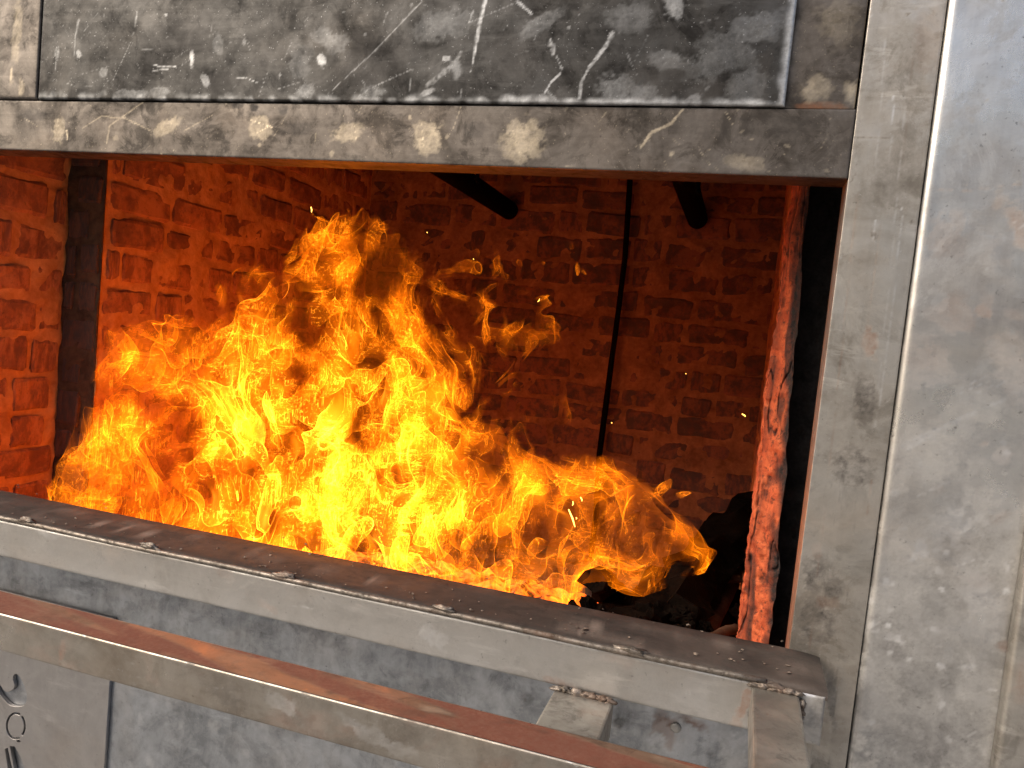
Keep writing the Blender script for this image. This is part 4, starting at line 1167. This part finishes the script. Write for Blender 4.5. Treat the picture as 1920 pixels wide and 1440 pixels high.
def flame_mat(name, soft):
    m = bpy.data.materials.new(name)
    m.use_nodes = True
    nt = m.node_tree
    nt.nodes.clear()
    out = nt.nodes.new('ShaderNodeOutputMaterial')
    em = nt.nodes.new('ShaderNodeEmission')
    tr = nt.nodes.new('ShaderNodeBsdfTransparent')
    add = nt.nodes.new('ShaderNodeAddShader')
    ge = nt.nodes.new('ShaderNodeNewGeometry')
    dt = N(nt, 'ShaderNodeVectorMath', operation='DOT_PRODUCT')
    nt.links.new(ge.outputs['Normal'], dt.inputs[0]); nt.links.new(ge.outputs['Incoming'], dt.inputs[1])
    cs = math_(nt, 'ABSOLUTE', dt.outputs['Value'])
    path = math_(nt, 'DIVIDE', 1.0, math_(nt, 'ADD', cs, soft))        # a glowing sheet of even thickness: the slanting path through it is longer
    st = math_(nt, 'MULTIPLY', path, attr(nt, 'glow'))
    nt.links.new(ramp(nt, st, [(0.0, (1.0, 0.16, 0.0015)), (0.35, (1.0, 0.23, 0.004)), (1.0, (1.0, 0.3, 0.014))]), em.inputs['Color'])
    nt.links.new(st, em.inputs['Strength'])
    nt.links.new(em.outputs[0], add.inputs[0]); nt.links.new(tr.outputs[0], add.inputs[1])
    nt.links.new(add.outputs[0], out.inputs['Surface'])
    m.cycles.emission_sampling = 'NONE'
    return m
M['flame'] = flame_mat('flame', 0.06)
M['flame_body'] = flame_mat('sooty_flame', 0.4)
fire = thing('fire', 'roaring orange and yellow wood fire behind the sill', 'fire', (-0.62, 0.42, -0.56))

MOD = 0.8 * up_noise(51, 7.0, (1, 1, .8)) + 0.7 * up_noise(52, 15.0, (1, 1, .7), step=3) + 0.75 * up_noise(53, 30.0, (1, 1, .55), step=2)
FIELDS = [  # name, threshold in the envelope, noise amplitude, base frequency, glow, seed
    ('flame_body', 0.048, 0.040, 7.0, 0.06, 40),
    ('flame_skin', 0.017, 0.034, 10.0, 0.105, 60),
    ('flame_sheet', 0.034, 0.050, 12.5, 0.125, 70),
    ('flame_core', 0.050, 0.068, 14.0, 0.15, 90)]
for name, thr, amp, fq, glow, seed in FIELDS:
    ax_, ay_, az_ = GX + wx, GY + wy, GZ + wz
    live = ENV > -(amp * 1.5)
    ii = np.nonzero(live)
    Xl = ax_[ii].astype(np.float32) if ax_.shape == live.shape else np.broadcast_to(ax_, live.shape)[ii]
    Yl = np.broadcast_to(ay_, live.shape)[ii]; Zl = np.broadcast_to(az_, live.shape)[ii]
    n = 0.95 - 2.6 * np.sqrt(noise3(Xl * fq, Yl * fq, Zl * fq * 0.55, seed) ** 2 + 0.004) + 0.34 * noise3(Xl * fq * 2.2, Yl * fq * 2.2, Zl * fq * 1.2, seed + 2)   # sharp crests: tongues
    FF = np.full(live.shape, -0.2, np.float32)
    FF[ii] = np.minimum(ENV[ii], 0.11 if name == 'flame_skin' else 0.085) - thr + amp * n
    V, Q = surface_net(FF)
    for it in range(8):                                             # take the grid steps out of the sheets
        acc = np.zeros_like(V); cnt = np.zeros(len(V))
        for a in range(4):
            for b in (1, 3):
                for k in range(3): acc[:, k] += np.bincount(Q[:, a], V[Q[:, (a + b) % 4], k], len(V))
                cnt += np.bincount(Q[:, a], minlength=len(V))
        V = np.where(cnt[:, None] > 0, 0.35 * V + 0.65 * acc / np.maximum(cnt, 1)[:, None], V)
    W = V * VOX + np.array([x0f, y0f, z0f])
    e = trilin(ENV, V); h = HOT2[np.clip(V[:, 0].astype(int), 0, nxf - 1), np.clip(V[:, 2].astype(int), 0, nzf - 1)]
    mo = trilin(MOD, V)
    gl = glow * (h if name != 'flame_body' else 1.6 * h ** 0.4) * np.clip(0.42 + 1.9 * mo, 0.07 if name != 'flame_body' else 0.45, 3.0) * sstep(-0.03, 0.012, e)
    gl = gl * sstep(0.008, 0.034 if name != 'flame_body' else 0.03, gl)                  # thin ends of a sheet go out
    gl = gl * sstep(z0f + 0.0, z0f + 0.05, W[:, 2])
    keep = (gl[Q].max(1) > 0.002)
    Q = Q[keep]
    used = np.zeros(len(W), bool); used[Q.ravel()] = True
    remap = np.cumsum(used) - 1
    W = W[used]; gl = gl[used]; Q = remap[Q]
    me = bpy.data.meshes.new('m')
    me.vertices.add(len(W)); me.vertices.foreach_set('co', W.astype(np.float32).ravel())
    me.loops.add(len(Q) * 4); me.loops.foreach_set('vertex_index', Q.astype(np.int32).ravel())
    me.polygons.add(len(Q))
    me.polygons.foreach_set('loop_start', np.arange(0, len(Q) * 4, 4, dtype=np.int32))
    me.update(calc_edges=True)
    me.polygons.foreach_set('use_smooth', np.ones(len(Q), bool))
    a_ = me.attributes.new('glow', 'FLOAT', 'POINT'); a_.data.foreach_set('value', gl.astype(np.float32))
    me.update()
    print(name, len(W), len(Q))
    link(name, me, fire, M['flame_body' if name == 'flame_body' else 'flame'])

# sparks
ms = bpy.data.materials.new('spark')
ms.use_nodes = True
ms.node_tree.nodes['Principled BSDF'].inputs['Emission Color'].default_value = (1, 0.5, 0.08, 1)
ms.node_tree.nodes['Principled BSDF'].inputs['Emission Strength'].default_value = 5.0
ms.node_tree.nodes['Principled BSDF'].inputs['Base Color'].default_value = (0.1, 0.02, 0.01, 1)
SP = [(1066, 955, 1078, 988, 2.2), (1074, 940, 1073, 948, 1.6), (1088, 932, 1091, 940, 1.6), (1391, 776, 1398, 781, 2.0), (583, 388, 584, 398, 2.0), (1146, 792, 1147, 794, 1.4), (1080, 970, 1080, 974, 1.4), (103, 428, 106, 431, 1.2), (1012, 560, 1008, 566, 1.3), (887, 485, 888, 487, 1.0), (1285, 700, 1286, 702, 1.0), (800, 435, 801, 437, 1.0)]
for x0_, y0_, x1_, y1_, r in SP:
    yy = 0.18 if y0_ > 900 else 0.5
    a, b = at(x0_, y0_, yy), at(x1_, y1_, yy)
    mid = (a + b) / 2 + np.array([0.0012, 0, 0.0])
    link('spark', tube_mesh([a, mid, b], [r * 4e-4, r * 6e-4, r * 3e-4], 6), fire, ms)

for o in list(sc.objects):
    if 'base' in o: del o['base']
